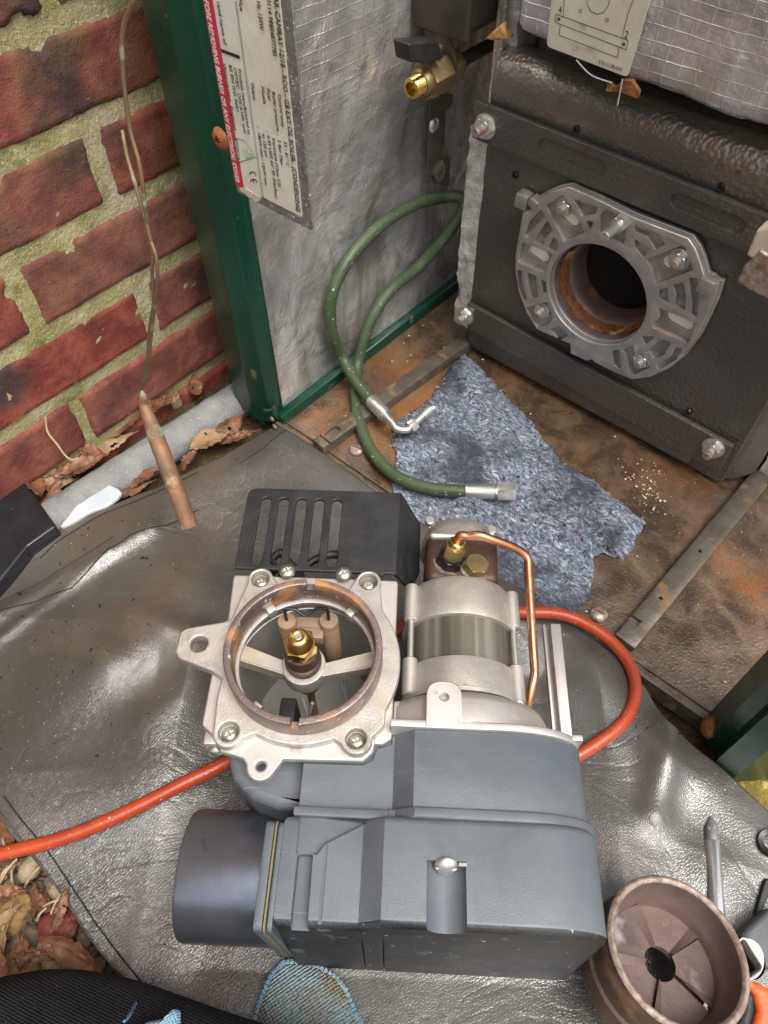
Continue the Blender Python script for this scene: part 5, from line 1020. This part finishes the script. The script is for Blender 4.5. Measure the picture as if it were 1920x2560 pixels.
LV = [('K6', 900, 470, .062, .026, .45, m_leaf2, 'long tan leaf lying between brick wall and foam lagging'), ('K6', 1110, 330, .05, .03, .9, m_leaf, 'pinkish brown curled leaf behind the copper bulb'), ('K6', 1350, 180, .045, .022, 1.3, m_leaf, 'brown leaf on the lagging right of the copper bulb top'), ('K6', 1440, 160, .03, .02, .5, m_leaf, 'small brown leaf against the wall near the green post'),
      ('K6', 330, 740, .055, .024, 1.7, m_leaf, 'rust brown leaf standing beside the black tub'), ('K6', 540, 660, .06, .035, .9, m_leaf2, 'large pale tan leaf in the corner pile by the black tub'), ('K6', 640, 700, .045, .024, .8, m_leaf, 'reddish brown leaf on top of the pale leaf pile'), ('K6', 740, 700, .05, .026, .6, m_leaf, 'brown leaf tucked against the foam lagging in the pile'),
      ('K6', 480, 800, .04, .03, .3, m_leaf2, 'torn beige leaf at the front of the corner pile'), ('K6', 440, 900, .045, .026, 1.2, m_leaf, 'dark shaded leaf under the corner pile'), ('K6', 800, 580, .035, .018, -.2, m_leaf, 'small red brown leaf at the right end of the pile'), ('K6', 350, 860, .05, .022, 2.2, m_leaf, 'leaf squeezed under the rim of the black tub'),
      ('K6', 1110, 840, .045, .022, .3, m_leaf, 'orange brown leaf between white plastic and lagging'), ('K6', 1250, 770, .04, .024, .7, m_leaf, 'crumpled orange leaf below the lagging'), ('G5', 1380, 1250, .05, .03, .6, m_leaf2, 'broad tan leaf left of the green post foot'), ('G5', 1500, 1140, .04, .025, .9, m_leaf, 'orange leaf close to the foot of the green post'), ('G5', 1540, 1200, .045, .02, .4, m_leaf, 'brown leaf in front of the green post foot'), ('G5', 1250, 1360, .03, .02, 1.1, m_leaf, 'small brown leaf at the sheet edge under the lagging'),
      ('G5', 1280, 880, .04, .02, 2.0, m_leaf, 'brown leaf upright at the wall foot by the lagging end'), ('H7', 550, 1040, .098, .030, None, m_leaf, 'large wet brown leaf lying at the lower left edge of the leather sheet'), ('H7', 20, 1010, .06, .018, 1.5, m_leaf2, 'narrow pale leaf at the left border beside the ochre stones'), ('H7', 40, 230, .04, .02, 2.3, m_leaf, 'brown leaf on soil above the orange cable, left border'), ('H7', 10, 1140, .04, .02, 1.9, m_leaf, 'dark brown leaf at left border near the black knitted trousers'),
      ('H7', 110, 660, .034, .014, .3, m_leaf, 'curled brown leaf over the ochre yellow stone'), ('H7', 300, 640, .03, .013, 2.4, m_leaf, 'small dark leaf between red stone and white buff stone'), ('H7', 60, 830, .036, .014, 1.0, m_leaf2, 'tan leaf at the left border below the ochre stone'), ('H7', 270, 1010, .03, .012, .1, m_leaf, 'brown leaf scrap left of the large wet leaf'), ('H7', 440, 740, .03, .012, 1.4, m_leaf, 'brown leaf scrap pressed against the sheet hem by the red stone'), ('H7', 60, 470, .034, .013, .6, m_leaf, 'brown leaf under the crossing straws'), ('H7', 420, 1110, .03, .013, 2.8, m_leaf2, 'pale leaf scrap above the black trousers'), ('H7', 180, 990, .028, .012, 1.9, m_leaf, 'dark leaf scrap between mottled stone and orange brown stone')]
for i, (c, x, y, L, W, a, mt, lb_) in enumerate(LV):
    p = oz(c, x, y, -.008); big = a is None
    if big: q0_, q1_ = oz(c, 380, 920, -.008), oz(c, 800, 1230, -.008); a = math.atan2((q1_ - q0_).y, (q1_ - q0_).x); L = (q1_ - q0_).length * 1.02; p = (q0_ + q1_) / 2 + Vector((-.006, -.004, 0)); W = .018
    else: a = a + TH; L *= 1.0; W *= .95
    leaf(Vector((p.x, p.y, (-.004 if big else -.002) + (.004 * (i % 4)) + (0 if y < 1 or c != 'K6' else .003))), L, W, a, (.1 if big else random.uniform(-.45, .45)), mt, lb_, i)
def stone(p, r, sq, mat_, label, seed, rz):
    bm = bmesh.new(); bmesh.ops.create_icosphere(bm, subdivisions=4, radius=1)
    for v in bm.verts:
        d = v.co.normalized(); k = 1 + .32 * nz(d, 1.2, seed) + .22 * abs(nz(d, 2.6, seed)) + .10 * nz(d, 5, seed) + .05 * nz(d, 13, seed); k = min(k, 1.02 + .1 * nz(d, 2, seed + 5)); v.co = Vector((d.x * k * r * sq[0], d.y * k * r * sq[1], d.z * k * r * sq[2]))
    me = bpy.data.meshes.new('m'); bm.to_mesh(me); bm.free(); o = put('stone', me, mat_, smooth=50); o.location = p; o.rotation_euler = (0, 0, rz); return tag(o, label, 'stone', 'stones on the soil beside the leather sheet')
SN = [(110, 740, .021, 0, 'large ochre yellow stone left of the red one'), (385, 820, .021, 1, 'red brick coloured stone touching the sheet edge'), (170, 910, .016, 2, 'grey brown mottled stone between ochre and red stones'), (140, 1080, .021, 0, 'orange brown stone just above the black knitted fabric'), (290, 980, .011, 3, 'small buff stone left of the large wet leaf'), (190, 440, .015, 3, 'white buff stone just below the orange cable'), (240, 600, .013, 2, 'brown knobbly stone below the white buff stone'), (370, 600, .011, 3, 'pale stone at the sheet edge above the red stone'), (60, 560, .009, 3, 'small white flint near the left border'),
      (420, 1060, .012, 2, 'brown stone behind the large wet leaf'), (540, 900, .010, 2, 'dark stone wedged under the sheet hem'), (240, 1090, .008, 3, 'small buff pebble beside the orange brown stone'), (190, 820, .007, 2, 'tiny dark pebble under the ochre stone'), (60, 420, .009, 2, 'brown pebble under the dry stalks'), (500, 1130, .01, 0, 'yellow brown pebble left of the large leaf tip'), (330, 520, .009, 2, 'brown pebble by the sheet hem under the cable'), (20, 700, .012, 2, 'dark stone at the left border beside the ochre stone'), (760, 1200, .011, 2, 'brown pebble past the tip of the large leaf'), (620, 1080, .010, 2, 'dark pebble between large leaf and sheet hem'), (130, 500, .01, 2, 'brown stone next to the white buff stone'), (350, 900, .008, 3, 'thin buff chip against the red stone')]
for i, (x, y, r, k, lb_) in enumerate(SN):
    r *= .72
    p = oz('H7', x, y, -.012); stone(Vector((p.x, p.y, -.016 + r * .3)), r, (1, random.uniform(.75, 1), random.uniform(.5, .7)), STONE[k], lb_, i + 3, random.random() * 3)
gr = []
for _ in range(900):
    u = random.uniform(0, 1000); v = random.uniform(-100, 1400); p = oz('H7', u, v, GZ)
    if v < (u - 20) * 1.15: continue
    bm = bmesh.new(); bmesh.ops.create_icosphere(bm, subdivisions=2, radius=random.choice((1, 1, 1.6)) * random.uniform(.0012, .0042))
    for w3 in bm.verts: w3.co *= 1 + .55 * nz(w3.co, 300, _)
    m_ = bpy.data.meshes.new('m'); bm.to_mesh(m_); bm.free(); m_.transform(Matrix.Translation((p.x, p.y, gz(p.x, p.y) + .002))); gr.append(m_)
o = put('grit', join(*gr), STONE[2], smooth=60); tag(o, 'fine brown grit scattered on the soil at lower left', 'grit', kind='stuff')
stw = []
for i, (x0, y0, x1, y1) in enumerate(((0, 540, 110, 380), (75, 450, 100, 610), (20, 230, 40, 320), (150, 580, 260, 430), (0, 520, 60, 430), (240, 780, 300, 700), (280, 690, 420, 640), (430, 560, 330, 740))):
    a, b = oz('H7', x0, y0, .0), oz('H7', x1, y1, .004); o = put('dry_stalk', tube([a, (a + b) / 2 + Vector((0, 0, .003)), b], .0009, 6, 4), m_straw, smooth=60)
    tag(o, ['pale straw crossing the left border under the cable', 'short upright straw beside the crossing straw', 'small straw above the orange cable', 'brown twig leaning to the white buff stone', 'straw lying under the crossing straw', 'thin root by the red stone', 'greenish root over the pale stone', 'curved root behind the red stone'][i], 'stalk', 'dry stalks on the soil')
a_ = [oy('G5', 295, 1040, .0 + .165), oy('G5', 310, 1140, .165), oy('G5', 370, 1220, .16), oy('G5', 430, 1300, .155), oy('G5', 470, 1325, .15)]
a_ = [ox('G5', x, y, X) for x, y, X in ((295, 1040, -.595), (310, 1140, -.59), (370, 1220, -.58), (430, 1300, -.57), (475, 1325, -.56))]
o = put('dry_stalk', tube(a_, .0011, 6, 5), m_straw, smooth=60); tag(o, 'pale dry root hanging from a mortar joint of the brick wall', 'stalk')
# ================================================================== COMBUSTION HEAD (rusty cup)
rc = oz('H5', 945, 1515, .075); toC = (Vector((0, 0, CH)) - rc).normalized(); Rr = (CR @ Vector((1, 0, 0))); Ru = CR @ Vector((0, 1, 0))
tv = (Rr * .80 + Ru * .6); tv = (tv - toC * tv.dot(toC)).normalized(); nc = (toC * math.cos(math.radians(33)) + tv * math.sin(math.radians(33))).normalized()
CRD = .0455; cfm = axf(rc, nc)
cu_ = thing('combustion_head', (rc.x, rc.y, 0), 'rusty purple brown burner head cup with swirl plate lying on the leather sheet, lower right', 'burner part')
put('outer_tube', lathe(cfm, [(CRD - .0035, -.0005), (CRD - .002, .0008), (CRD, -.0004), (CRD, -.030), (CRD + .0018, -.032), (CRD + .0018, -.049), (CRD - .001, -.051), (CRD - .0035, -.049), (CRD - .0035, -.04)], 80), m_rustcup, cu_, smooth=35)
put('rim', lathe(cfm, [(CRD - .0043, -.001), (CRD - .003, .0012), (CRD - .0008, .0012), (CRD + .0006, -.0008)], 80), m_rim, cu_, smooth=60)
hol = [cyl(axf(rc - nc * .013, (cfm.to_3x3() @ Vector((math.cos(t), math.sin(t), 0)))), .0022, CRD - .012, CRD + .01, 14, 0) for t in [k * math.pi / 4 + .3 for k in range(8)]]
inn = lathe(cfm, [(CRD - .0043, -.001), (CRD - .0048, -.005), (CRD - .0052, -.016), (CRD - .0075, -.019), (CRD - .009, -.026), (CRD - .0095, -.028)], 80)
put('inner_tube', inn, m_cupin, cu_, smooth=50)
dm = []
for k in range(5):
    t0 = 2 * math.pi * k / 5 + .25; t1 = t0 + 2 * math.pi / 5 - .02; vs = []; fs = []; n, m = 12, 6
    for i in range(n + 1):
        for j in range(m + 1):
            t = t0 + (t1 - t0) * i / n; r = .0106 + (CRD - .0095 - .0106) * j / m; z = -.028 + (.0035 * max(0, 1 - i / 2.0)) ; vs.append(cfm @ Vector((r * math.cos(t), r * math.sin(t), z)))
    for i in range(n):
        for j in range(m): a = i * (m + 1) + j; fs.append((a, a + 1, a + m + 2, a + m + 1))
    dm.append(pyd(vs, fs))
put('back_plate', lathe(cfm, [(.0116, -.034), (.025, -.0335), (CRD - .012, -.033)], 60), m_rustcup, cu_)
put('swirl_plate', join(*dm), m_cupin, cu_, smooth=25)
for t in [k * math.pi / 4 + .3 for k in range(8)]:
    d_ = cfm.to_3x3() @ Vector((math.cos(t), math.sin(t), 0)); q = rc - nc * .012 + d_ * (CRD - .0042); put('air_hole', lathe(axf(q, -d_), [(0, .0006), (.0024, .0006), (.0024, -.001)], 16), m_dark, cu_)
d_ = cfm.inverted() @ oy('H5', 518, 1310, 1) if 0 else None
# ================================================================== TOOLS
s0, s1 = oz('H5', 1200, 445, .008), oz('H5', 1250, 1160, .008); sd2 = (s1 - s0).normalized(); sfm = axf(s0, sd2); SL = (s1 - s0).length + .03
scd = thing('screwdriver', s0, 'steel cross tip screwdriver shaft on the leather sheet above the rusty cup', 'screwdriver')
put('shaft', lathe(sfm, [(0, .019), (.0052, .019), (.0056, .0195), (.0056, SL), (0, SL)], 28), m_chrome, scd, smooth=40)
tip = lathe(sfm, [(0, 0), (.0014, .0002), (.0030, .004), (.0052, .009), (.0054, .019), (0, .019)], 28)
put('tip', boolean(tip, [cyl(axf(s0 + sfm.to_3x3() @ Vector((.0068 * math.cos(a), .0068 * math.sin(a), -.002)), sd2 + sfm.to_3x3() @ Vector((math.cos(a) * .25, math.sin(a) * .25, 0))), .0034, -.002, .017, 16, 0) for a in (.4, 1.97, 3.54, 5.11)]), m_plate, scd, smooth=35)
put('lettering', text(frame(oz('R2', 208, 625, .0137), sd2, n=(0, 0, 1)), 'CHROME VANADIUM', .005, .00004, .9) if 0 else tube([(s0 + sd2 * (.05 + .003 * k) + Vector((0, 0, .0056))) for k in range(2)], .0002, 4, 0), m_wire, scd)
wr_ = thing('wrench', oz('R2', 600, 1500, .03), 'dark grey wrench body with bright square socket lying right of the rusty cup', 'tool')
def Zp(c, ps, z): return [(p.x, p.y) for p in [oz(c, x, y, z) for x, y in ps]]
put('body', plate(frame((0, 0, 0), (1, 0, 0), n=(0, 0, 1)), rnd(Zp('R2', [(470, 1400), (560, 1310), (760, 1130), (900, 1160), (900, 1560), (780, 1700), (680, 1705), (640, 1620)], .03), .003, 4), t=.018, bev=.0035, z0=.012, res=4), M('grey_grip', (.09, .095, .1), (.07, .075, .08), 40, .45, .6, bumps=[('n', 600, .0002)]), wr_, smooth=40)
so_c = Zp('R2', [(545, 1610)], .034)[0]
put('socket', plate(frame((0, 0, 0), (1, 0, 0), n=(0, 0, 1)), rnd(Zp('R2', [(475, 1470), (515, 1415), (685, 1690), (560, 1790), (460, 1720)], .034), .002, 3), [circ(*so_c, .011, 28, .014)], t=.012, bev=.001, z0=.022), m_alu, wr_, smooth=35)
put('socket_bore', lathe(frame((so_c[0], so_c[1], .022), (1, 0, 0), n=(0, 0, 1)), [(.0125, .011), (.0105, .002), (.0105, -.006), (0, -.006)], 28), m_dsteel, wr_)
kn = thing('knife_handle', oz('R2', 650, 2000, .03), 'orange and black moulded tool handle in the bottom right corner', 'tool')
put('orange_grip', plate(frame((0, 0, 0), (1, 0, 0), n=(0, 0, 1)), rnd(Zp('R2', [(520, 1830), (575, 1800), (680, 1830), (800, 1900), (850, 2400), (560, 2400), (655, 2080), (620, 1930), (560, 1860)], .03), .003, 4), t=.02, bev=.004, z0=.008, res=4), M('orange_plastic', (.75, .12, .02), (.6, .09, .02), 40, .4, .5, bumps=[('n', 300, .0003)]), kn, smooth=40)
put('black_grip', plate(frame((0, 0, 0), (1, 0, 0), n=(0, 0, 1)), rnd(Zp('R2', [(530, 1860), (600, 1870), (650, 1980), (655, 2100), (600, 2350), (340, 2400), (480, 2100)], .028), .004, 4), t=.024, bev=.006, z0=.002, res=4), m_black, kn, smooth=40)
pr = thing('metal_ring', oz('R2', 740, 540, .01), 'round dark socket end at the right edge above the black blade', 'tool')
put('ring', lathe(axf(oz('R2', 775, 545, .014), (-.3, -.2, 1)), [(.006, -.008), (.006, .003), (.0095, .004), (.0105, .002), (.0105, -.014)], 32), m_dsteel, pr, smooth=40)
bl2 = thing('black_file', oz('R2', 680, 1060, .01), 'thin black blade lying from the grey wrench toward the right edge', 'tool')
put('blade', plate(frame((0, 0, 0), (1, 0, 0), n=(0, 0, 1)), Zp('R2', [(600, 1250), (700, 890), (735, 870), (780, 900), (680, 1180), (640, 1215)], .01), t=.004, bev=.0008, z0=.008), m_dsteel, bl2, smooth=35)
def crumbs(name, n, pick, rr, mat_, lab, cat_, seed):
    rg = random.Random(seed); bm = bmesh.new()
    for _ in range(n):
        x, y, z = pick(rg); r = rg.uniform(.3, 1) ** 2 * rr; mt = Matrix.Translation((x, y, z + r * .3)) @ Matrix.Rotation(rg.random() * 6, 4, 'Z') @ Matrix.Diagonal((1, rg.uniform(.4, 1), rg.uniform(.3, .7), 1)); g = bmesh.ops.create_icosphere(bm, subdivisions=1, radius=r, matrix=mt)
        for v in g['verts']: v.co += Vector((rg.gauss(0, r * .2), rg.gauss(0, r * .2), rg.gauss(0, r * .12)))
    me = bpy.data.meshes.new('m'); bm.to_mesh(me); bm.free(); o = put(name, me, mat_, smooth=20); tag(o, lab, cat_, kind='stuff')
m_chalk = M('pale_crumb', (.62, .58, .5), (.45, .38, .28), 300, .9)
def pk_tray(rg):
    if rg.random() < .55: c_ = rg.choice(((1400, 1060), (1395, 1030), (1410, 1085), (1350, 1020))); p = oz('D', c_[0] + rg.gauss(0, 22), c_[1] + rg.gauss(0, 22), .001)
    else: p = Vector((rg.uniform(-.46, .06), rg.uniform(.37, .60), .001))
    return p.x, p.y, .0012
crumbs('plaster_crumbs', 230, pk_tray, .0016, m_chalk, 'pale plaster and rust crumbs scattered over the rusty cabinet tray', 'debris', 3)
def pk_sheet(rg):
    p = oz('D', rg.uniform(0, 1640), rg.uniform(1100, 2150), .004); return p.x, p.y, lz_(p.x, p.y)
crumbs('grit_specks', 60, pk_sheet, .0007, m_chalk, 'tiny pale specks of grit lying over the leather sheet', 'debris', 5)
crumbs('dark_specks', 130, pk_sheet, .0008, m_dark, 'tiny dark flecks lying over the leather sheet', 'debris', 8)
# ================================================================== KNEELING PERSON'S LEG, CLOTHS
KC = [(0, 2392, 1.0), (120, 2385, 1.0), (300, 2450, 1.03), (560, 2575, 1.1), (900, 2760, 1.2)]
def knee():
    pts = [(*oz('D', x, y, .068), k) for x, y, k in KC]
    p0 = Vector(pts[0][:3]); d = (p0 - Vector(pts[1][:3])).normalized()
    pre = [(*(p0 + d * .072 * math.sin(t)), max(.03, math.cos(t))) for t in (1.5, 1.25, 1.0, .75, .5, .25)]
    me = tube(pre + pts, .066, 64, 12)
    for v in me.vertices:
        q = v.co; q.z += .0025 * nz(q, 22) ; v.co = q + Vector((nz(q, 14, 2), nz(q, 14, 3), 0)) * .003
    return me
pe = thing('person', oz('D', 100, 2312, 0), 'kneeling leg of a person in black ribbed trousers at the bottom left corner', 'person')
put('trousers', knee(), m_knit, pe, smooth=0)
kz = []
fold = [(-.02, .0)]
sm = [oz('B1', x, y, .125) for x, y in ((-40, 390), (60, 352), (180, 350), (300, 375), (420, 410), (560, 455), (700, 500), (900, 560))]
def blob_cloth(c, outline, z, name, lab, hem=True, t=.006):
    cen = sum((oz(c, x, y, z) for x, y in outline), Vector()) / len(outline); ps = [oz(c, x, y, z) for x, y in outline]; N0 = 72; R_ = resample([p for p in ps] + [ps[0]], N0)[:-1]; vs = [Vector((cen.x, cen.y, z + .006))]; fs = []; m = 22
    for j in range(1, m + 1):
        f = j / m
        for p in R_: q = cen.lerp(p, f); q.z = z + .006 * (1 - f ** 3) + .0025 * nz(q, 30) - (.004 if j == m else 0); vs.append(q)
    for k in range(N0): fs.append((0, 1 + k, 1 + (k + 1) % N0))
    for j in range(m - 1):
        for k in range(N0): a = 1 + j * N0 + k; b = 1 + j * N0 + (k + 1) % N0; fs.append((a, a + N0, b + N0, b))
    me = pyd(vs, fs)
    if me.polygons[0].normal.z < 0: me.flip_normals()
    o = bpy.data.objects.new('b', me); C.objects.link(o); md = o.modifiers.new('s', 'SOLIDIFY'); md.thickness = t; md.offset = -1; me = ev(o)
    th = thing(name, (cen.x, cen.y, 0), lab, 'cloth'); put('knit', me, m_cloth if hem else m_cloth2, th, smooth=60)
    if hem:
        hp_ = [Vector(v) for v in vs[1 + (m - 1) * N0:]]; hp_.append(hp_[0]); put('hem', tube([(p.x, p.y, p.z + .002 + .0006 * math.sin(i * 2.2), 1 + .25 * math.sin(i * 2.2)) for i, p in enumerate(resample(hp_, 220))], .0022, 8, 0), m_cloth2, th, smooth=60)
    return th
blob_cloth('B1', [(1300, 235), (1380, 230), (1470, 255), (1545, 300), (1590, 360), (1625, 440), (1680, 560), (1690, 700), (1400, 760), (1120, 700), (1165, 520), (1200, 400), (1250, 290)], .012, 'knitted_cloth', 'dirty blue knitted cloth with bright blue hem at the bottom centre')
blob_cloth('B1', [(805, 445), (825, 455), (825, 520), (830, 620), (560, 640), (600, 560), (680, 505), (760, 490)], .135, 'cloth_scrap', 'bright blue cloth corner resting on the black trousers', False, .002)
th_ = [oz('B1', x, y, z) for x, y, z in ((712, 300, .012), (700, 330, .02), (672, 355, .04), (650, 385, .075), (625, 420, .105), (600, 470, .128), (570, 510, .137))]
o = put('blue_thread', tube([(p.x + .0006 * math.sin(i * 2.4), p.y + .0006 * math.cos(i * 2.4), p.z) for i, p in enumerate(resample(th_, 60))], .0007, 6, 0), M('blue_thread', (.12, .2, .34), r=.9), smooth=60); tag(o, 'loose blue thread trailing from the trousers onto the leather sheet', 'thread')
